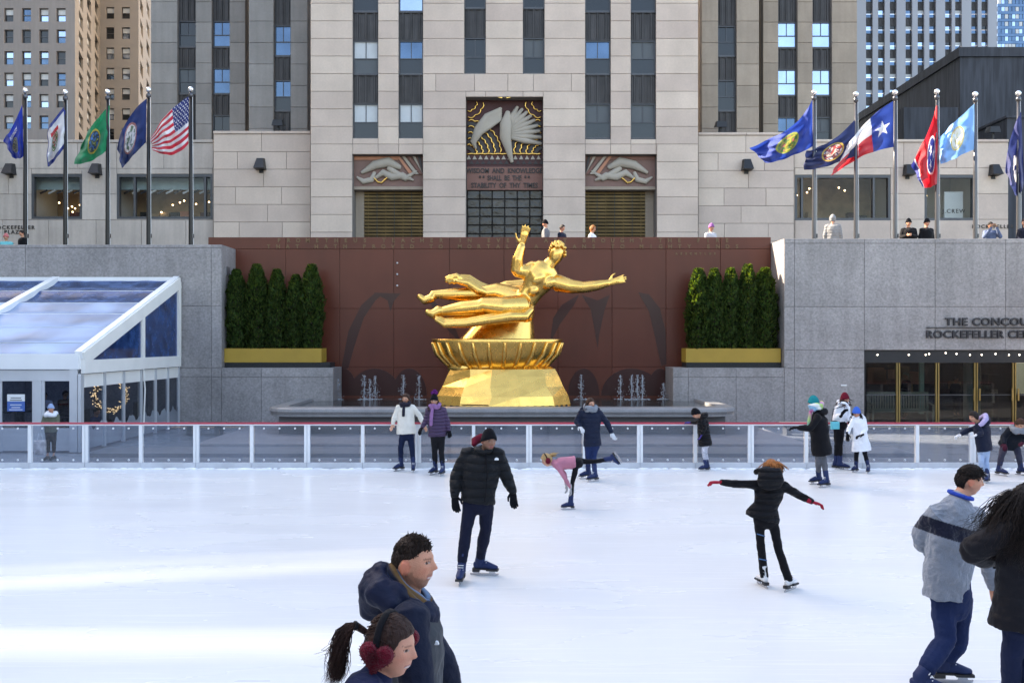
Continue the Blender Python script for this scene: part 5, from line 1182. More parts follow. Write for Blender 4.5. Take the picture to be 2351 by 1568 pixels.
    def paint(o):
        me = o.data; ca = me.color_attributes.new('Col', 'FLOAT_COLOR', 'POINT'); buf = []; n_ = len(me.vertices); co = [0.]*(3*n_); me.vertices.foreach_get('co', co)
        es = 1.0 if fine else 1.35
        for i in range(n_):
            p = Vector((co[3*i]-C0.x, co[3*i+1]-C0.y, co[3*i+2]-C0.z)); c = skin
            if abs(p.x) < hh and abs(p.y) < hh and abs(p.z) < hh:
                q = R0@p/hh; ax = abs(q.x)
                bl = .5*g1(ax-.2,.09)*g1(q.z+.10,.10)*(q.y > .1)+.95*(ax > .325 and abs(q.z) < .2 and q.y > -.2)+.4*g1(q.x,.06)*g1(q.z+.1,.06)*(q.y > .3)
                c = tuple(s_*(1-bl)+t_*bl for s_, t_ in zip(skin, (skin[0]*1.02, skin[1]*.72, skin[2]*.68)))
                if q.y > .12:
                    if beard:
                        thr = -.17 if ax < .12 else -.30+.5*max(0, .34-q.y); b_ = beard*sst(thr+.03, thr-.05, q.z+.03*noise.noise(q*14)); c = tuple(s_*(1-b_)+t_*b_ for s_, t_ in zip(c, hair))
                    if q.y > .22 and (ax/.125)**2+((q.z+.258-1.5*ax*ax)/.045)**2 < 1:
                        c = lip
                        if abs(q.z+.262) < .012 and ax < .10: c = (.5,.45,.42) if J.get('smile') else (.12,.03,.03)
                    if J.get('smile') and q.y > .2 and (ax/.10)**2+((q.z+.265-1.5*ax*ax)/.022)**2 < 1: c = (.62,.58,.54)
                    e = ((ax-.13)/(.056*es))**2+((q.z-.03)/(.024*es))**2
                    if e < (.75 if fine else 1): c = (.34,.30,.28) if fine else (.16,.10,.08)
                    if ((ax-.135)/.026)**2+((q.z-.03)/.026)**2 < 1: c = (.03,.02,.015)
                    if 1 <= e < 1.5 and q.z > .03: c = tuple(h_*1.2 for h_ in hair)
                    if (.092 if fem else .085) < q.z-.12*(ax-.13) < (.115 if fem else .122) and .05 < ax < .21: c = tuple(.45*s_+.55*h_ for s_, h_ in zip(skin, hair))
                elif beard and q.z < -.1 and q.y > -.05: b_ = beard*.8*sst(-.02,-.16,q.z); c = tuple(s_*(1-b_)+t_*b_ for s_, t_ in zip(c, hair))
            buf += [*c, 1.]
        ca.data.foreach_set('color', buf)
    cx.o = o = mb.build('person', SKINM, None, smooth=True); tag(o, label, 'person', group); remesh(o, vox, 2 if fine else 1, paint)
    # ---- clothes
    cvx = max(.0095, vox)
    if legs:
        m, (r0, r1, r2) = legs[0], legs[1]; mb = MB()
        mb.tube([pel-ax_*.10, pel+ax_*.08, pel+ax_*.25], [.165*k,.175*k,.15*k], 16, side=side, flat=.72)
        for i in (0, 1):
            e = an[i]+(kn[i]-an[i])*(legs[2] if len(legs) > 2 else .28)
            mb.tube([hp[i]+Vector((0,0,.02)), hp[i].lerp(kn[i],.5), kn[i]], [r0*k,(r0+r1)/2*k,r1*k], 12); mb.tube([kn[i], kn[i].lerp(e,.4), e], [r1*k,r1*1.0*k,r2*k], 12)
        remesh(mb.build('trousers', m, o, smooth=True), cvx, 2, None, disp=.022*k, dscale=.11)
    if top:
        hem = pt(top['hem']); hw = top['hw']; fl = top.get('flat', .66); pad = top.get('pad', .035)*k; mb = MB(); a_ = mid-hem; sv = Vector(top['side']) if 'side' in top else side
        ww = top.get('waist', None); cw = sw+pad
        secs = [(hem, hw), (hem+a_*.12, hw*.99), (hem+a_*.4, ww if ww else (hw*.5+cw*.46)), (hem+a_*.72, cw), (hem+a_*.92, cw*.97), (mid+(nk-mid)*.45, cw*.62), (nk+(nk-mid).normalized()*.01, .082*k)]
        if top.get('collar'): secs.append((nk+(cx.C-nk).normalized()*top['collar'], .078*k))
        mb.tube([s_[0] for s_ in secs], [s_[1] for s_ in secs], 22, side=sv, flat=[fl]*(len(secs)-2)+[.8]*2, round_='end')
        sl = top.get('sl', .058)*k; sm_ = MB() if sleeves else mb
        for i in (0, 1):
            we = wr_[i]+(wr_[i]-el[i]).normalized()*.0
            sm_.tube([sh[i].lerp(mid,.3), sh[i], sh[i].lerp(el[i],.5), el[i]], [sl*1.25,sl*1.22,sl*1.05,sl], 12); sm_.tube([el[i], el[i].lerp(we,.5), we], [sl,sl*.95,sl*.72], 12)
        cx.top = remesh(mb.build(top.get('name', 'jacket'), top['m'], o, smooth=True), top.get('vox', cvx), 3, top.get('fn'), disp=top.get('disp', .028)*k, dscale=top.get('ds', .13))
        if sleeves: remesh(sm_.build('sleeves', sleeves, o, smooth=True), cvx, 3, None, disp=.028*k, dscale=.13)
    if gloves is not None:
        for i in (0, 1):
            hd_ = (wr_[i]-el[i]).normalized() if not (hand and hand[i]) else Vector(hand[i]).normalized(); g_ = MB(); g_.tube([wr_[i]-hd_*.05, wr_[i]], [.036*k,.036*k], 10)
            nr = (Vector((0,0,-1)) if abs(hd_.z) < .8 else cx.fw); hand_mb(g_, wr_[i], hd_, nr, .205*k, side=sides[i], curl=.6, fat=1.35, spread_=.05); g_.build('glove', gloves, o, smooth=True)
    if boots:
        for i_, (O, f, upv) in enumerate(feet): skate(cx, O, f, upv, k, boots, (kn[i_]-an[i_]).normalized())
    return cx
def standing(u, vh, Y, ground, yaw, wide=.2, arm='down', sit=False):
    """plain joints for someone standing (or sitting) at u, head centre at row vh"""
    c = P(u, vh, Y); H = (c.z-ground)/.93 if not sit else 1.7; k = H/1.75; f = Vector(frame(yaw).col[1]); r = Vector(frame(yaw).col[0])
    def q(p): return ((p.x/p.y)*F+CU, CV-(p.z-HC)/p.y*F, p.y-Y)
    base = Vector((c.x, c.y, ground)); hz = .52*H if not sit else c.z-ground-.72*k
    J = dict(head=(u, vh, 0, yaw, 8, 0), yaw=yaw, hh=.242*k)
    shz = c.z-.235*k; sg = -1
    lf = [(-r if (-r).x < r.x else r), (r if (-r).x < r.x else -r)]
    J['sh'] = [q(Vector((c.x,c.y,shz))+lf[i]*.18*k-f*.02) for i in (0,1)]
    if arm == 'down': ee = [lf[i]*.24*k for i in (0,1)]; J['el'] = [q(Vector((c.x,c.y,shz-.28*k))+ee[i]-f*.03) for i in (0,1)]; J['wr'] = [q(Vector((c.x,c.y,shz-.52*k))+ee[i]+f*.06) for i in (0,1)]
    elif arm == 'front': J['el'] = [q(Vector((c.x,c.y,shz-.26*k))+lf[i]*.24*k+f*.05) for i in (0,1)]; J['wr'] = [q(Vector((c.x,c.y,shz-.22*k))+lf[i]*.07*k+f*.27*k) for i in (0,1)]
    elif arm == 'face': J['el'] = [q(Vector((c.x,c.y,shz-.2*k))+lf[i]*.30*k+f*.12) for i in (0,1)]; J['wr'] = [q(Vector((c.x,c.y,c.z-.10*k))+lf[i]*.09*k+f*.24*k) for i in (0,1)]
    J['hip'] = [q(Vector((c.x,c.y,ground+hz))+lf[i]*.09*k) for i in (0,1)]
    if sit: J['kn'] = [q(Vector((c.x,c.y,ground+.5))+lf[i]*.1*k+f*.42*k) for i in (0,1)]; ff = f*.42*k
    else: J['kn'] = [q(Vector((c.x,c.y,ground+.28*H))+lf[i]*.09*k) for i in (0,1)]; ff = f*.02
    J['ft'] = []
    for i in (0,1):
        p = base+lf[i]*.09*k+ff; J['ft'].append((p.x/p.y*F+CU, p.y-Y, yaw))
    J['_hem'] = q(Vector((c.x,c.y,ground+hz-.04*k))); return J, H
def tufts(c, m, n, L=.03, front=.24, side=.02, back=-.32, lift=.05, dirn=(0,.5,.3), r=.004, seed=3, name='hair_tufts', sidek=.45):
    hr = random.Random(seed); lk = MB()
    for i in range(n):
        d = Vector((hr.gauss(0,1), hr.gauss(-.1,1), hr.gauss(.4,.8))).normalized(); p = head_shape(d, False)
        if p.z < hairline(d, p, front, side, back)-.01+.03*hr.gauss(0,.5): continue
        if 1.15 < abs(math.atan2(d.x, d.y)) < 2.0 and p.z < .15: continue
        dn = Vector(dirn) if p.z > .2 else Vector((0,-.25,-.6)); dn = (dn+Vector((hr.gauss(0,.25), hr.gauss(0,.25), hr.gauss(0,.2)))); dn = (dn-d*dn.dot(d)*.8).normalized()
        b = c.C+c.R@((p+d*lift)*c.hh); t = c.R@dn; o = c.R@d; L_ = L*(1 if p.z > .22 else sidek)
        lk.tube([b-o*.004, b+t*L_*.5+o*L_*.12, b+t*L_+o*L_*.06], [r, r*.8, r*.25], 4, round_=False)
    return lk.build(name, m, c.o, smooth=True)
# ---------------------------------------------------------------- the cast on the ice
R7 = lambda x, y: (734.7+.4337*x, 887.7+.4337*y)
R8 = lambda x, y: (1530.6+.4338*x, 887.7+.4338*y)
Z5 = lambda x, y: (881.6+.25*x, 869.3+.25*y)
Z6 = lambda x, y: (1567.2+.1927*x, 875.4+.1927*y)
Z2 = lambda x, y: (1959+.2109*x, 783.6+.2109*y)
Z3 = lambda x, y: (722.4+.2385*x, 1193.8+.2385*y)
Z4 = lambda x, y: (2069.2+.3361*x, 1040.7+.3361*y)
PUFK = cloth('puffer_black', (.006,.006,.008), .65, band=1.5, bandscale=4.2, bump=.9, bscale=16, spec=.18)
PUFG = cloth('puffer_charcoal', (.009,.010,.012), .65, band=1.6, bandscale=3.2, bump=.9, bscale=16, spec=.18)
PUFP = cloth('puffer_purple', (.055,.030,.075), .6, band=1.3, bandscale=4.5, bump=.6, bscale=16, spec=.4)
NAVYC = cloth('navy_cloth', (.006,.010,.026), .75); BLKC = cloth('black_cloth', (.004,.004,.006), .8); DENIM = cloth('dark_denim', (.007,.013,.040), .85, weave=.12); DENIMB = cloth('blue_denim', (.010,.022,.075), .85, weave=.12, var=.2, scale=3); DENIML = cloth('light_denim', (.28,.38,.55), .85, weave=.1)
CREAMC = cloth('cream_coat', (.70,.66,.58), .85); WHTC = cloth('white_coat', (.74,.76,.80), .6); GREYC = cloth('grey_knit', (.20,.22,.25), .9, weave=.2); BURG = cloth('burgundy_knit', (.12,.006,.018), .9, weave=.2)
PINKC = cloth('pink_fleece', (.42,.16,.22), .95, weave=.2, sheen=.15); KNITK = cloth('black_knit', (.004,.004,.006), .95, weave=.2); BR = hairm('brown', (.045,.018,.009)); DK = hairm('dark', (.012,.007,.0055)); GING = hairm('ginger', (.36,.13,.035)); BLD = hairm('blonde', (.42,.27,.12))
# 1 cream jacket
c = person('woman in cream jacket, dark scarf and blue jeans holding her companion\'s hand', 19.4, 1.68, dict(head=(200,185,0,-12,2,3), nk=(197,243), sh=[(135,262),(262,262)], el=[(100,345,.02),(328,340,.02)], wr=[(80,418,-.05),(368,425,-.05)], hip=[(178,505),(240,505)], kn=[(152,645,-.03),(258,650,-.03)], ft=[(150,.05,-40),(270,-.1,4)], smile=1),
    dict(m=CREAMC, hem=(205,505), hw=.215, sl=.06, name='jacket'), (DENIM, (.088,.062,.05)), conv=Z5, hair=(.09,.045,.025), fem=True, nohands=False)
hair_cap(c, BR, .06, .22, -.1, -.4); locks(c, [[(.3,-.05,.1),(.38,0,-.3),(.36,.05,-.75)], [(-.3,-.05,.1),(-.38,0,-.3),(-.36,.05,-.75)], [(0,-.35,0),(0,-.35,-.4),(0,-.3,-.8)]], BR, 16)
ring_scarf(c, cloth('dark_scarf', (.02,.018,.03), .9), .085, .035, tails=[[c.nk+c.fw*.10, c.nk+c.fw*.13-Vector((0,0,.12)), c.nk+c.fw*.14-Vector((0,0,.22))]])
# 2 purple puffer
c = person('woman in purple puffer jacket and black hat with purple pompom', 18.85, 1.66, dict(head=(462,205,0,-4,0,0), nk=(468,262), sh=[(408,290),(545,285)], el=[(385,385,.02),(582,390,.02)], wr=[(352,445,-.06),(596,475,-.05)], hip=[(462,530),(528,530)], kn=[(466,680,-.03),(528,675,-.03)], ft=[(466,.06,-30),(538,-.06,-12)], smile=1),
    dict(m=PUFP, hem=(494,528), hw=.205, sl=.062), (cloth('charcoal_trousers', (.007,.007,.009), .85), (.088,.062,.055)), gloves=KNITK, conv=Z5, hair=(.06,.03,.02), fem=True)
beanie(c, KNITK, pom=cloth('purple_pom', (.14,.02,.16), .95), top=.18); locks(c, [[(.3,-.05,0),(.42,.05,-.4),(.40,.15,-.9)], [(-.3,-.05,0),(-.42,.05,-.4),(-.44,.15,-.95)]], BR, 22, spread_=.035)
ring_scarf(c, cloth('lilac_scarf', (.24,.12,.26), .95, var=.3, scale=14), .085, .04, tails=[[c.nk+c.fw*.11-Vector((.03,0,0)), c.nk+c.fw*.15-Vector((.05,0,.15)), c.nk+c.fw*.16-Vector((.06,0,.36))]])
# 3 man in charcoal puffer
c = person('man in charcoal puffer jacket, black beanie and gloves gliding towards the camera', 10.6, 1.80, dict(head=(893,288,-.06,28,3,2), nk=(868,336), sh=[(778,352,.02),(945,358,.0)], el=[(722,470,.04),(985,470,.03)], wr=[(712,580,-.06),(1022,558,-.05)], hip=[(800,610),(880,610)], kn=[(772,765,-.08),(878,752,.02)], ft=[(748,-.16,-5),(855,.16,80)], hh=.232, yaw=20),
    dict(m=PUFG, hem=(834,612), hw=.205, sl=.072, pad=.045, disp=.035), (cloth('ink_denim', (.006,.008,.022), .85, weave=.1), (.095,.070,.056), .14), gloves=KNITK, conv=R7, skin=(.24,.12,.075), hair=(.012,.01,.01), vox=.0079, beard=.4, hand=[(.12,-.1,-1),(.05,-.1,-1)])
beanie(c, KNITK, zf=.16, zb=-.2, thick=.05, top=.12)
MB().tube([c.nk+Vector((x, .09+y, z)) for x, y, z in ((-.12,-.06,.06), (-.11,.0,.10), (-.04,.06,.13), (.05,.05,.12), (.08,-.02,.07))], [.03,.05,.055,.05,.03], 10).build('hood_lining', BURG, c.o, smooth=True)
MB().tube([c.nk+Vector((x, y, z)) for x, y, z in ((-.10,-.03,.03), (-.07,-.09,.01), (.0,-.11,-.015), (.07,-.09,.01), (.09,-.03,.03))], [.028,.03,.03,.03,.028], 10, round_=False).build('collar', PUFG, c.o, smooth=True)
lg = P(*R7(935,383), 10.43); MB().prism([(lg.x-.024,lg.z-.012),(lg.x+.024,lg.z-.012),(lg.x+.024,lg.z+.0),(lg.x+.016,lg.z+.010),(lg.x,lg.z+.016),(lg.x-.014,lg.z+.012),(lg.x-.024,lg.z)], lg.y-.004, lg.y+.03).build('chest_logo', WHITE, c.o)
MB().tube([c.nk+Vector((.02,-.12,-.02)), P(*R7(885,470),10.42), P(*R7(872,610),10.44)], .008, 6).build('zip', KNITK, c.o)
# 4 child in pink
c = person('child in pink fleece balancing on one skate with the other leg stretched back', 15.0, 1.30, dict(head=(1202,388,0,-82,25,0), nk=(1232,398), sh=[(1250,412,-.11),(1248,408,.11)], el=[(1290,472,-.14),(1295,465,.12)], wr=[(1326,535,-.08),(1305,520,.06)], hip=[(1358,412,-.07),(1362,396,.06)], kn=[(1337,505,-.05),(1450,396,.06)], ft=[(1322,-.05,-86), ((1545,382,.06), (1575,425,.06), 0, (-.85,0,.15))], hh=.215, yaw=-82),
    dict(m=PINKC, hem=(1352,400), hw=.145, sl=.052, flat=.8, name='fleece'), (BLKC, (.075,.052,.045), .1), gloves=cloth('white_black_glove', (.35,.35,.36), .9), conv=R7, hair=(.3,.2,.1), fem=True, hand=[(.1,0,-1),(.1,0,-1)])
hair_cap(c, BLD, .06, .22, -.1, -.4); locks(c, [[(0,-.4,.2),(.0,-.55,.25),(.05,-.75,.2)], [(.1,-.4,.1),(.1,-.6,.15),(.05,-.8,.1)]], BLD, 14); earmuff(c, BURG, BLKC)
for s_ in (-1, 1): MB().ball(c.C+c.R@(Vector((s_*.40,0,-.02))*c.hh), (.045,.055,.055), 12, 8).build('ear_warmer_pad', BURG, c.o, smooth=True)
# 5 navy parka
c = person('woman in long navy parka and grey scarf with brown hair near the statue', 18.15, 1.68, dict(head=(1896,228,0,26,2,-3), nk=(1890,285), sh=[(1815,312),(1975,312)], el=[(1768,395,.03),(2050,410,.03)], wr=[(1800,440,-.1),(2092,498,-.05)], hip=[(1878,600),(1945,600)], kn=[(1872,715,-.03),(1925,715,-.03)], ft=[(1868,.18,-62),(1930,-.2,-52)]),
    dict(m=cloth('navy_parka', (.006,.011,.030), .6, band=.5, bandscale=3), hem=(1915,618), hw=.19, sl=.064, waist=.165), (DENIMB, (.085,.060,.05)), gloves=cloth('white_mitten', (.55,.56,.58), .9), conv=Z5, hair=(.07,.035,.02), fem=True)
hair_cap(c, BR, .07, .22, -.1, -.4); locks(c, [[(.3,-.05,.15),(.5,0,-.2),(.48,.0,-.6)], [(-.3,-.05,.15),(-.52,0,-.2),(-.55,.0,-.62)], [(0,-.35,0),(0,-.4,-.4),(0,-.35,-.7)]], BR, 18, spread_=.035); ring_scarf(c, GREYC, .09, .05)
MB().tube([c.nk+Vector((x,.05+y,z)) for x, y, z in ((-.17,0,-.01), (-.1,.08,.03), (0,.11,.04), (.1,.08,.03), (.18,0,-.01))], [.04,.06,.065,.06,.045], 10).build('hood', NAVYC, c.o, smooth=True)
# 6 child at the barrier
c = person('child in black coat and patterned white trousers holding on to the barrier', 19.5, 1.30, dict(head=(162,385,0,-95,30,0), nk=(225,420), sh=[(240,455,-.1),(232,448,.1)], el=[(262,560,-.13),(160,492,.12)], wr=[(226,635,-.14),(95,490,.16)], hip=[(262,740,-.06),(272,740,.06)], kn=[(250,850,-.06),(276,850,.06)], ft=[(268,-.1,-82),(285,.08,-80)], hh=.215, yaw=-92),
    dict(m=PUFK, hem=(272,765), hw=.15, sl=.055, flat=1.0, name='coat'), (cloth('patterned_leggings', (.45,.46,.52), .9, var=.45, scale=26), (.078,.056,.05)), gloves=cloth('purple_glove', (.06,.04,.22), .9), conv=Z6)
beanie(c, KNITK, zf=.1, zb=-.2, top=.06); MB().tube([c.nk+Vector((x,y,z)) for x, y, z in ((.0,-.1,.0), (.07,-.05,.03), (.09,.0,.04), (.07,.05,.03), (.0,.1,0))], [.04,.06,.065,.06,.04], 9).build('hood', PUFK, c.o, smooth=True)
# 7 black coat, teal hat
c = person('skater in long black coat, teal beanie and rainbow scarf reaching forward', 17.4, 1.70, dict(head=(1562,262,0,-95,4,0), nk=(1600,360), sh=[(1612,425,-.16),(1602,420,.15)], el=[(1520,560,-.2),(1500,555,.16)], wr=[(1380,556,-.12),(1395,548,.12)], hip=[(1640,690,-.09),(1650,690,.08)], kn=[(1612,960,-.05),(1688,965,-.06)], ft=[(1612,.2,-72),(1705,-.16,-60)], yaw=-90, hh=.235),
    dict(m=BLKC, hem=(1662,872), hw=.205, sl=.066, flat=.95, waist=.185, name='coat'), (cloth('grey_tights', (.10,.105,.12), .9, weave=.2), (.08,.058,.046)), gloves=KNITK, conv=Z6, hair=(.03,.02,.015), fem=True)
beanie(c, cloth('teal_knit', (.0,.19,.21), .95, weave=.2), zf=.06, zb=-.28, thick=.06, top=.12)
RAIN = cloth('rainbow_scarf', (.6,.5,.5), .95, attr='Col', weave=.1)
def paint_rain(o):
    me = o.data; ca = me.color_attributes.new('Col', 'FLOAT_COLOR', 'POINT'); pal = [(.62,.58,.12), (.50,.12,.30), (.25,.45,.62), (.7,.72,.7), (.35,.55,.18), (.55,.25,.45)]
    for i, v in enumerate(me.vertices): ca.data[i].color = (*pal[int((v.co.z*13+v.co.x*9+v.co.y*5)) % 6], 1)
o = ring_scarf(c, RAIN, .085, .042, drop=-.03, turns=3, tails=[[c.nk+Vector((-.13,-.02,0)), c.nk+Vector((-.17,-.08,-.16)), c.nk+Vector((-.20,-.09,-.34))]]); paint_rain(o)
MB().tube([c.nk+Vector((x,y,z)) for x, y, z in ((.04,-.12,-.02), (.12,-.07,.0), (.15,.0,.0), (.12,.07,.0), (.04,.12,-.02))], [.05,.07,.075,.07,.05], 9).build('hood', BLKC, c.o, smooth=True)
# 8 white jacket, red beanie
c = person('woman in white jacket and dark red beanie with windblown brown hair', 19.6, 1.70, dict(head=(1932,222,0,35,0,0), nk=(1900,282), sh=[(1838,322,.0),(1955,318,.0)], el=[(1828,430,-.05),(1978,420,.0)], wr=[(1895,400,-.22),(1990,475,-.12)], hip=[(1838,520),(1892,520)], kn=[(1842,740,-.02),(1878,735,-.02)], ft=[(1838,.06,52),(1885,-.05,60)], smile=1),
    dict(m=WHTC, hem=(1868,482), hw=.165, sl=.062, disp=.04), (BLKC, (.088,.062,.050)), gloves=KNITK, conv=Z6, hair=(.06,.03,.02), fem=True, hand=[(.5,-.2,.8), None])
beanie(c, BURG, top=.22); locks(c, [[(-.3,-.1,0),(-.62,-.25,-.05),(-1.0,-.35,-.25)], [(-.3,-.1,-.2),(-.6,-.2,-.35),(-.85,-.3,-.6)], [(.3,.0,0),(.42,.05,-.3),(.42,.1,-.55)]], BR, 26, spread_=.05, curl=.012); ring_scarf(c, WHTC, .085, .035)
bg_ = P(*Z6(1815,525), 19.4); bag = tag(MB().cbox(bg_.x-.09, bg_.x+.09, bg_.y-.05, bg_.y+.03, bg_.z-.08, bg_.z+.08, .02).build('belt_bag', cloth('turquoise_bag', (.10,.45,.52), .6)), 'small turquoise bag hanging at the hip of the white jacket', 'bag')
MB().tube([bg_+Vector((-.07,-.01,.08)), bg_+Vector((-.02,.05,.35)), c.nk+Vector((.05,-.1,.0))], .008, 6).build('strap', KNITK, bag)
# 9 child in white coat
c = person('girl in long white coat and bright blue hat looking down', 19.2, 1.42, dict(head=(2072,375,0,-22,22,0), nk=(2085,432), sh=[(2035,458),(2160,455)], el=[(1982,560,.0),(2185,570,.0)], wr=[(1965,632,-.05),(2128,640,-.18)], hip=[(2085,760),(2150,760)], kn=[(2068,895,-.02),(2180,890,-.02)], ft=[(2062,.06,-48),(2212,-.08,-28)], hh=.215),
    dict(m=WHTC, hem=(2132,828), hw=.205, sl=.056, waist=.165, name='coat'), (BLKC, (.078,.056,.048)), gloves=KNITK, conv=Z6, hair=(.02,.015,.012), fem=True, hand=[(0,-.1,-1), (-1,-.3,-.3)])
beanie(c, cloth('blue_knit', (.03,.12,.50), .95, weave=.2), top=.10, zf=.12, zb=-.15); locks(c, [[(.3,.0,0),(.42,.1,-.4),(.40,.15,-.8)], [(-.3,.0,0),(-.4,.1,-.4),(-.36,.15,-.6)]], DK, 14)
MB().tube([c.nk+Vector((x,y,z)) for x, y, z in ((-.1,-.03,.0), (-.08,.06,.03), (.0,.1,.05), (.1,.06,.03), (.13,-.02,-.01))], [.03,.045,.05,.05,.04], 9).build('hood', WHTC, c.o, smooth=True)
# 10 navy jacket, lilac hood
c = person('girl in navy coat with lilac lined hood skating behind the dark-haired man', 17.9, 1.50, dict(head=(1312,822,0,-72,14,0), nk=(1372,885), sh=[(1345,925,-.1),(1440,905,.12)], el=[(1395,1005,-.16),(1245,970,.08)], wr=[(1335,1022,-.25),(1165,1012,.05)], hip=[(1395,1190),(1450,1190)], kn=[(1392,1310,-.08),(1442,1315,.02)], ft=[(1400,.05,-50),(1462,-.10,-40)], yaw=-70, hh=.22),
    dict(m=NAVYC, hem=(1432,1192), hw=.20, sl=.062, name='coat'), (DENIML, (.085,.062,.052)), gloves=cloth('white_mitten', (.6,.6,.62), .9), conv=Z2, hair=(.015,.012,.012), fem=True)
hair_cap(c, DK, .07, .2, -.2, -.45); LIL = cloth('lilac_lining', (.36,.32,.52), .95)
MB().tube([c.nk+Vector((x,y,z)) for x, y, z in ((-.12,-.10,-.08), (-.03,-.14,-.02), (.07,-.12,.08), (.11,-.02,.14), (.08,.1,.08), (.0,.12,.0))], [.03,.045,.055,.06,.05,.03], 10).build('hood_lining', LIL, c.o, smooth=True)
MB().tube([c.nk+Vector((x,y,z)) for x, y, z in ((.02,-.12,-.06), (.10,-.10,.02), (.15,0,.07), (.10,.1,.02), (.02,.13,-.04))], [.05,.07,.075,.07,.05], 10).build('hood', NAVYC, c.o, smooth=True)
# 11 bending skater
c = person('skater in dark coat and grey scarf bending forward at the right edge', 18.8, 1.68, dict(head=(1812,905,-.35,5,25,5), nk=(1790,975,-.25), sh=[(1705,965,-.15),(1875,985,-.12)], el=[(1635,1045,-.1),(1900,1075,-.2)], wr=[(1645,1115,-.25),(1850,1100,-.35)], hip=[(1650,1130,.1),(1765,1120,.1)], kn=[(1612,1250,-.1),(1800,1240,-.1)], ft=[(1597,-.05,20),(1835,.0,40)], hh=.228, yaw=10),
    dict(m=cloth('dark_teal_coat', (.005,.008,.015), .8), hem=(1690,1135,.12), hw=.23, sl=.068, flat=.7, name='coat'), (cloth('grey_jeans', (.035,.036,.06), .85, weave=.1), (.092,.066,.055)), gloves=cloth('burgundy_glove', (.05,.008,.02), .9), conv=Z2, hair=(.04,.02,.012))
hair_cap(c, BR, .08, .2, -.05, -.3, .03, .04); ring_scarf(c, GREYC, .10, .055)
# 12 girl seen from behind
c = person('girl in black puffer jacket and red gloves seen from behind with arms spread wide', 10.15, 1.45, dict(head=(553,440,.03,180,5,0), nk=(552,500), sh=[(487,520),(618,525)], el=[(382,516,.0),(700,575,.0)], wr=[(288,506,-.03),(770,608,-.05)], hip=[(488,695),(560,700)], kn=[(497,830,.0),(592,860,.0)], ft=[(512,.10,190),(648,-.06,135)], hh=.205, yaw=180),
    dict(m=PUFK, hem=(505,700), hw=.195, sl=.058, waist=.135, pad=.03, disp=.03), (BLKC, (.080,.058,.058), -.05), boots=BOOTW, gloves=cloth('red_glove', (.30,.012,.03), .9), conv=R8, hair=(.3,.12,.04), fem=True, vox=.009, hand=[(-1,0,.02), (.95,0,-.32)])
hair_cap(c, GING, .10, .1, -.3, -.5, .04); locks(c, [[(0,-.2,.5),(.05,-.45,.3),(.0,-.5,.05)], [(.25,-.2,.4),(.32,-.35,.2),(.3,-.4,.0)], [(-.25,-.2,.4),(-.32,-.35,.2),(-.3,-.4,.0)]], GING, 40, .007, .035, curl=.012)
hm = MB(); hc = P(*R8(548,490), 10.02); hm.tube([hc+Vector((0,.06,.10)), hc+Vector((0,.0,.07)), hc+Vector((0,-.02,0)), hc+Vector((0,.0,-.07)), hc+Vector((0,.05,-.10))], [.09,.135,.15,.13,.07], 18, side=(1,0,0), flat=.5)
hm.tube([hc+Vector((x,y,z)) for x, y, z in ((-.12,.14,.06), (-.14,.06,.08), (-.08,.0,.10), (0,-.01,.105), (.08,.0,.10), (.14,.06,.08), (.12,.14,.06))], .032, 9); remesh(hm.build('hood', PUFK, c.o, smooth=True), .009, 3, disp=.02)
for q, w_ in (((478,778),(520,790)), ((488,910),(530,918))): MB().tube([P(*R8(*q),10.05), P(*R8((q[0]+w_[0])/2,(q[1]+w_[1])/2),10.02), P(*R8(*w_),10.05)], .006, 6).build('legging_stripe', cloth('blue_stripe', (.05,.12,.25), .8), c.o)
# 13 man in grey sweater
SWT = cloth('grey_sweater', (.3,.32,.36), .95, attr='Col', weave=.28, sheen=.3, bump=.8, bscale=30)
def paint_sweater(o):
    me = o.data; ca = me.color_attributes.new('Col', 'FLOAT_COLOR', 'POINT'); buf = []
    for v in me.vertices:
        q = v.co; t = q.z+.30*(q.x-3.55); xx = q.x
        arm = q.x < XA+.0
        st = 1.21 < t < 1.335
        buf += [.006,.008,.022,1] if st else [.21,.235,.275,1]
    ca.data.foreach_set('color', buf)
XA = X(Z4(165,0)[0], 7.25)
c = person('man with short dark hair in grey sweater with navy stripe and blue jeans', 7.25, 1.80, dict(head=(462,188,.02,78,4,0), nk=(395,300,.0), sh=[(245,402,-.08),(490,425,.08)], el=[(128,560,.08),(570,650,.12)], wr=[(205,690,.26),(625,915,.15)], hip=[(285,1000,0),(400,1005,.05)], kn=[(305,1275,-.05),(385,1290,.12)], ft=[(150,-.22,75),(310,.12,85)], hh=.235, yaw=120, smile=1),
    dict(m=SWT, hem=(300,985), hw=.215, sl=.070, flat=.62, pad=.05, disp=.055, ds=.13, fn=paint_sweater, name='sweater', vox=.0065), (DENIMB, (.098,.078,.070), .22), conv=Z4, skin=(.56,.27,.17), hair=(.02,.013,.01), vox=.0072)
hair_cap(c, DK, .03, .24, .08, -.30, .015, .05, .06); tufts(c, DK, 2200, .036, .24, .08, -.30, .035, (.2,.6,.35), .005)
co_ = c.nk; MB().tube([co_+(c.R@Vector((.085*cos(a), .085*sin(a)+.01, .02-.02*sin(a)))) for a in [2*pi*i/20 for i in range(21)]], .017, 8, round_=False).build('collar', cloth('blue_collar', (.02,.06,.35), .85), c.o, smooth=True)
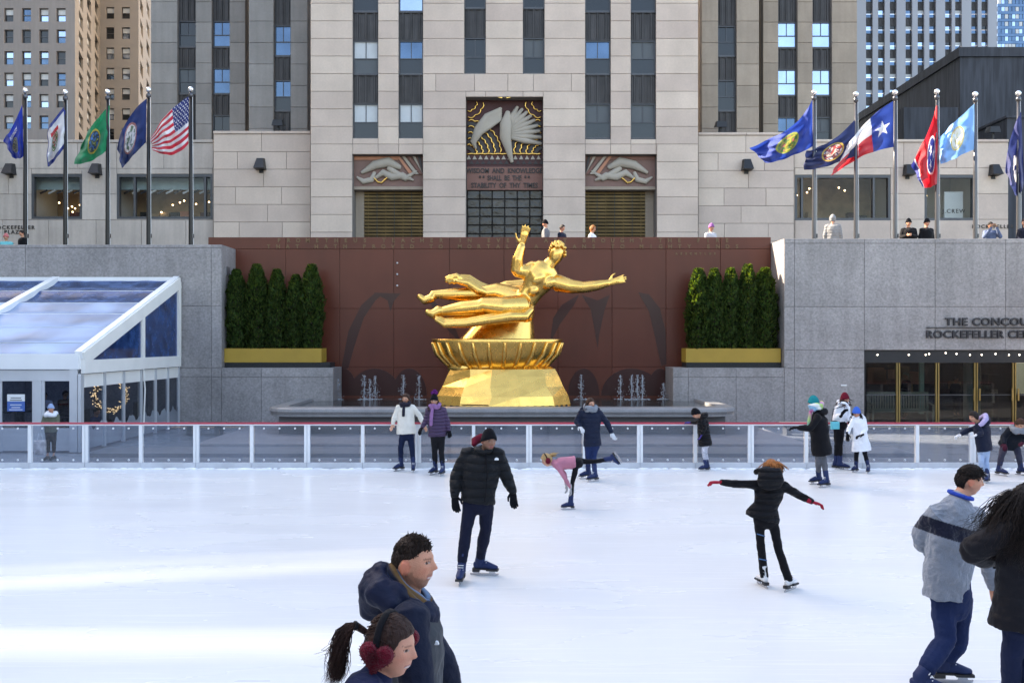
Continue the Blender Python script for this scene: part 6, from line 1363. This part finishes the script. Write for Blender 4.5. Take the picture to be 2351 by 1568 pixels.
# 14 dark-haired woman at the edge
c = person('woman in black jacket with long dark curly hair linking arms at the right edge', 6.4, 1.68, dict(head=(850,350,.0,150,0,0), nk=(850,450), sh=[(745,520,-.05),(985,530,.05)], el=[(490,660,.02),(1080,700,.05)], wr=[(600,715,.24),(1000,900,.12)], hip=[(790,1150),(900,1150)], kn=[(752,1400,-.02),(900,1400,-.02)], ft=[(748,.05,150),(905,-.05,170)], hh=.225, yaw=150),
    dict(m=cloth('black_parka', (.005,.005,.008), .6, band=.25, bandscale=2.5), hem=(800,1190), hw=.225, sl=.098, flat=.75, pad=.04, disp=.04), (DENIM, (.095,.07,.056)), gloves=KNITK, conv=Z4, hair=(.015,.01,.008), fem=True, vox=.012)
hair_cap(c, DK, .17, .2, -.3, -.6, .07); locks(c, [[(-.25,-.2,.4),(-.55,-.2,.0),(-.75,-.15,-.6),(-1.15,-.2,-1.1)], [(0,-.3,.4),(-.1,-.62,-.2),(-.15,-.72,-.9),(-.2,-.65,-1.7)], [(.2,-.3,.4),(.3,-.6,-.2),(.3,-.65,-.9),(.25,-.6,-1.6)], [(-.2,-.3,.3),(-.45,-.5,-.2),(-.6,-.55,-.8),(-.65,-.5,-1.4)], [(-.35,.1,.2),(-.5,.1,-.3),(-.6,.1,-.8),(-.8,.0,-1.1)]], DK, 300, .0021, .062, curl=.015)
# 15 foreground man
GRAYJ = cloth('slate_jacket', (.040,.045,.052), .6, bump=.5, bscale=14)
c = person('bearded man in slate grey jacket with navy hood in the foreground', 4.05, 1.84, dict(head=(948,412,0,72,-4,0), nk=(890,800), sh=[(905,955,-.19),(930,930,.19)], el=[(985,1650,-.30),(1180,1330,.26)], wr=[(1150,2200,-.26),(1330,1600,.30)], hip=[(930,2150,-.09),(930,2150,.09)], kn=[(950,3100,-.09),(950,3100,.09)], ft=[(905,-.09,75),(960,.1,75)], hh=.238, yaw=75, smile=1),
    dict(m=GRAYJ, hem=(935,2150), hw=.21, sl=.075, flat=.66, pad=.03, disp=.03, vox=.0095), (DENIM, (.095,.07,.06)), conv=Z3, skin=(.58,.27,.165), hair=(.035,.02,.013), vox=.0062, beard=.5, sleeves=NAVYC)
hair_cap(c, hairm('short_brown', (.026,.014,.009)), .012, .26, .10, -.30, .004, .035, .0); tufts(c, CL['hair_short_brown'], 3600, .024, .27, .10, -.30, .016, (.1,.5,.75), .0022, sidek=.3)
hm = MB(); nk = c.nk   # folded hood and scarf
def ringpts(r, dz, off, tilt, n=22): return [nk+Vector((r*cos(a)+off, r*sin(a)*1.05, dz-tilt*cos(a))) for a in [2*pi*i/n for i in range(n+1)]]
hm.tube(ringpts(.105,.065,-.012,.085), [.034+.01*sin(i*1.3) for i in range(23)], 10, round_=False); hm.tube(ringpts(.125,.015,-.018,.06), [.04+.008*sin(i*.9+1) for i in range(23)], 10, round_=False)
hm.tube([nk+Vector((x,y,z)) for x, y, z in ((-.04,-.14,.03), (-.10,-.11,.075), (-.135,0,.09), (-.10,.12,.075), (-.04,.14,.03))], [.05,.07,.08,.07,.05], 12)
hm.tube([nk+Vector((-.08,0,.08)), nk+Vector((-.13,0,.04)), nk+Vector((-.155,0,-.05))], [.10,.105,.06], 14, side=(0,1,0))
remesh(hm.build('hood', cloth('navy_hood', (.006,.010,.030), .6), c.o, smooth=True), .008, 3, disp=.025, dscale=.09)
STR = cloth('striped_scarf', (.3,.3,.3), .95, attr='Col')
o = MB().tube(ringpts(.080,.085,.010,.080), [.022+.005*sin(i*1.1) for i in range(23)], 12, round_=False).tube(ringpts(.090,.055,.025,.095), [.022]*23, 12, round_=False).build('striped_scarf', STR, c.o, smooth=True)
ca = o.data.color_attributes.new('Col', 'FLOAT_COLOR', 'POINT')
for i, v in enumerate(o.data.vertices): ca.data[i].color = (*[(.02,.07,.22), (.02,.05,.16), (.01,.015,.03), (.12,.2,.32), (.13,.075,.03), (.01,.015,.03)][(i % 12)//2], 1)
MB().prism([(c.nk.x+.135,c.nk.z-.14), (c.nk.x+.155,c.nk.z-.14), (c.nk.x+.15,c.nk.z-.128), (c.nk.x+.14,c.nk.z-.126)], c.nk.y-.14, c.nk.y-.12).build('chest_logo', WHITE, c.o)
# 16 foreground woman
c = person('woman with ponytail, navy coat and dark red heart-shaped earmuffs in the foreground', 3.45, 1.66, dict(head=(735,1215,0,70,3,0), nk=(560,1560), sh=[(470,1680,-.18),(490,1640,.18)], el=[(480,2900,-.22),(520,2850,.22)], wr=[(640,3600,-.2),(680,3550,.2)], hip=[(500,3600,-.08),(500,3600,.08)], kn=[(520,5000,-.08),(520,5000,.08)], ft=[(500,-.08,75),(560,.1,75)], hh=.232, yaw=72, smile=1),
    dict(m=cloth('navy_wool', (.008,.014,.048), .85, weave=.1), hem=(500,3800), hw=.2, sl=.07, pad=.03, collar=.03, vox=.009), (DENIM, (.09,.066,.055)), conv=Z3, skin=(.60,.29,.19), hair=(.05,.025,.018), fem=True, vox=.006)
hb_ = hairm('chestnut', (.030,.012,.008))
hair_cap(c, hb_, .06, .24, -.12, -.36, .012)
Pz = lambda x, y, dy: tuple(P(*Z3(x, y), 3.45+dy))+(0,)
locks(c, [[Pz(510,1080,0), Pz(400,1000,.0), Pz(290,1020,.01), Pz(225,1180,.01), Pz(200,1400,.0), Pz(190,1560,.01)], [Pz(510,1090,0), Pz(390,1010,0), Pz(310,1060,.0), Pz(270,1200,.0), Pz(250,1400,.0), Pz(225,1520,.0)]], hb_, 230, .0019, .010, wave=.015)
locks(c, [[Pz(400,1040,0), Pz(260,1080,.0), Pz(150,1250,.0), Pz(110,1300,.02)], [Pz(300,1010,0), Pz(190,1200,.0), Pz(160,1400,.0), Pz(170,1560,.02)]], hb_, 14, .0009, .012, wave=.03, seed=5, name='loose_hair')
sc_ = MB()
for i in range(240):
    rg = random.Random(i); a = rg.uniform(-1.25,1.25); b = rg.uniform(-.6,1.3); d = Vector((sin(a)*cos(b)*-1, -.2+rg.uniform(-.5,.7), sin(b))).normalized()
    p = head_shape(d, False)
    if p.z < hairline(d, p, .24, -.12, -.36)+.04: continue
    s0 = c.C+c.R@((p+d*.058)*c.hh); tgt = Vector(Pz(425,1045,0)[:3]); e = s0.lerp(tgt, .25); dd = (e-c.C); e = c.C+dd.normalized()*max(dd.length, (s0-c.C).length*1.0); sc_.tube([s0, s0.lerp(e,.5)+(c.R@d)*.003, e], [.0022,.0028,.0012], 4)
MB().tube([Vector(Pz(392+14*cos(a),1012+30*sin(a),-.022*sin(a+1))[:3]) for a in [2*pi*i/12 for i in range(13)]], .007, 6, round_=False).build('hair_tie', BLKC, c.o)
sc_.build('combed_hair', hb_, c.o, smooth=True)
MB().tube([c.C+c.R@(Vector((.43*cos(a), -.06, .06+.52*sin(a)))*c.hh) for a in [pi*i/16 for i in range(17)]], .013, 8, side=(1,0,0), flat=.5).build('ear_warmer_band', BLKC, c.o, smooth=True)
FUR = cloth('red_plush', (.13,.003,.014), .95, sheen=.1, weave=.35, bump=1, bscale=90)
for s_ in (1, -1):
    hp_ = []; n = 40; cc = c.C+c.R@(Vector((s_*.46, -.03, -.06))*c.hh)
    secs = []
    for dpt, sc in ((-.022,.7), (-.016,.93), (.0,1), (.016,.95), (.026,.75), (.030,.4)):
        ring = []
        for i in range(n):
            t = 2*pi*i/n; hx_ = 16*sin(t)**3/16; hz_ = (13*cos(t)-5*cos(2*t)-2*cos(3*t)-cos(4*t))/16
            q = c.R@Vector((s_*dpt, hx_*.070*sc, hz_*.066*sc+.008)); q.rotate(Matrix.Rotation(radians(6),3,'Y')); ring.append(cc+q)
        secs.append(ring)
    o = MB().loft(secs).build('heart_earmuff', FUR, c.o, smooth=True)
    if s_ == 1:
        fz = MB(); rg = random.Random(8)
        for r in secs[1:]:
            cen = sum(r, Vector((0,0,0)))/n
            for i in range(n):
                for q_ in range(8):
                    p = cen+(r[i]-cen)*rg.random()**.4; d = (p-cc).normalized()+Vector((rg.gauss(0,.4), rg.gauss(0,.4), rg.gauss(0,.4))); fz.tube([p, p+d.normalized()*.009], [.0011,.0005], 3, round_=False)
        fz.build('plush_pile', FUR, o)
# ---------------------------------------------------------------- spectators
def spect(label, u, vh, Y, ground, yaw, m, hairf, arm='down', legm=BLKC, skin=SKIN, sit=False, hem=None, gl=KNITK, group='spectators on the upper plaza'):
    J, H = standing(u, vh, Y, ground, yaw, arm=arm, sit=sit)
    c = person(label, Y, H, J, dict(m=m, hem=J['_hem'], hw=.20*H/1.75, sl=.066, pad=.04), (legm, (.092,.066,.056)), boots=None, gloves=gl, skin=skin, vox=.02, group=group, floor=ground)
    for O in J['ft']:
        q = Vector((X(O[0],Y+O[1]), Y+O[1], ground)); f = Vector(frame(yaw).col[1]); MB().tube([q-f*.08+Vector((0,0,.05)), q+f*.04+Vector((0,0,.06)), q+f*.17+Vector((0,0,.04))], [.045,.045,.035], 8, flat=.9).build('shoe', SOLE, c.o, smooth=True)
    if hairf: hairf(c)
    return c
GREYJ = cloth('grey_jacket', (.17,.17,.18), .8); 
hd = lambda m, **k: (lambda c: hair_cap(c, m, **k)); bn_ = lambda m, **k: (lambda c: beanie(c, m, **k))
spect('spectator in grey jacket and dark hat beside the glass screen', 1252, 514, 32.2, 5.4, -100, GREYJ, bn_(KNITK))
spect('spectator in navy jacket with dark hair looking at a phone above the red wall', 1291, 524, 32.2, 5.25, 60, NAVYC, hd(DK), 'front')
spect('spectator with ginger blonde hair and white top above the red wall', 1361, 526, 32.2, 5.2, 70, WHTC, hd(GING, thick=.09, back=-.5, side=-.3))
spect('spectator in purple hat and white jacket above the red wall', 1633, 523, 32.2, 5.2, 30, cloth('white_black', (.5,.5,.52), .8, var=.4, scale=5), bn_(cloth('purple_hat', (.25,.10,.28), .9)))
c = spect('spectator in hooded pale grey coat with back turned', 1912, 503, 31.75, 5.35, 160, cloth('pale_coat', (.22,.22,.225), .8, band=.6, bandscale=3), None)
shell(c, lambda d, p: .10 if d.y < .6 else -.05, stretch_top=.05).build('hood', cloth('pale_coat', (0,0,0)), c.o, smooth=True)
spect('spectator in black jacket and grey-rimmed hat looking down at a phone', 2086, 512, 31.8, 5.3, -20, BLKC, bn_(KNITK), 'front', gl=None)
spect('spectator in black coat and black beanie beside the red flag pole', 2128, 512, 31.8, 5.3, 10, BLKC, bn_(KNITK))
spect('man in navy and white jacket holding a camera to his face', 2274, 518, 31.8, 5.3, 0, cloth('navy_white', (.10,.13,.22), .8, var=.4, scale=4), hd(DK), 'face', gl=None, skin=(.3,.17,.11))
spect('spectator in dark coat cut by the right picture edge', 2352, 512, 31.8, 5.3, -60, NAVYC, hd(BR))
spect('child in pink hat and turquoise coat at the far left edge', 14, 545, 31.6, 5.0, 20, cloth('turquoise_coat', (.12,.42,.45), .8), bn_(cloth('pink_hat', (.5,.15,.15), .9)))
spect('spectator in black coat leaning over the wall at the far left', 50, 536, 31.8, 5.15, -40, BLKC, hd(DK))
J_ = None
c = spect('child in green coat with pale blue hat standing behind the barrier by the tent', 117, 938, 21.4, -.02, 5, cloth('green_parka', (.11,.12,.085), .8), bn_(cloth('pale_blue_hat', (.25,.34,.52), .9), pom=None), 'front', gl=BURG, group='people at the tent')
ring_scarf(c, WHTC, .10, .055, turns=1, name='fur_collar')
b_ = P(92, 1027, 21.3); tb = tag(MB().cbox(b_.x-.13, b_.x+.13, b_.y-.05, b_.y+.05, b_.z-.17, b_.z+.17, .02).build('tote_bag', cloth('white_floral', (.6,.56,.55), .8, var=.5, scale=9)), 'white patterned tote bag held beside the green coat', 'bag')
MB().tube([b_+Vector((-.07,0,.17)), b_+Vector((-.03,0,.33)), b_+Vector((.03,0,.33)), b_+Vector((.07,0,.17))], .010, 6).build('handle', WHTC, tb)
spect('diner in black jacket and yellow scarf seen through the tent door', 150, 905, 25.0, -.02, 60, BLKC, hd(DK), 'front', group='people at the tent')
spect('diner in white and black top behind the child in green', 103, 908, 25.6, -.02, 20, WHTC, hd(DK), 'front', group='people at the tent')
spect('diner in blue jacket sitting under the wreath', 222, 945, 26.3, -.02, 70, cloth('blue_jacket', (.03,.08,.2), .8), hd(DK), 'front', sit=True, group='people at the tent')
spect('shopper in dark coat behind the first glass door', 2080, 862, 32.3, 0, -90, NAVYC, hd(hairm('grey', (.35,.33,.3))), 'front', group='people in the hall')
spect('shopper in dark blue coat deep behind the glass doors', 2195, 872, 33.0, 0, 20, NAVYC, hd(BR), group='people in the hall')
# ---------------------------------------------------------------- finish: text to mesh, remeshed bodies
dg = bpy.context.evaluated_depsgraph_get()
done = []
for o, name, m, parent in TEXTS:
    me = bpy.data.meshes.new_from_object(o.evaluated_get(dg)); me.transform(o.matrix_world); me.materials.clear()
    done.append((o, name, me, m, parent))
for o, fn in PENDING:
    me = bpy.data.meshes.new_from_object(o.evaluated_get(dg)); done.append((o, None, me, fn, None))
for o, name, me, m, parent in done:
    if name: link(name, me, m, parent); bpy.data.objects.remove(o)
    else:
        o.modifiers.clear(); o.data = me
        if m: m(o)
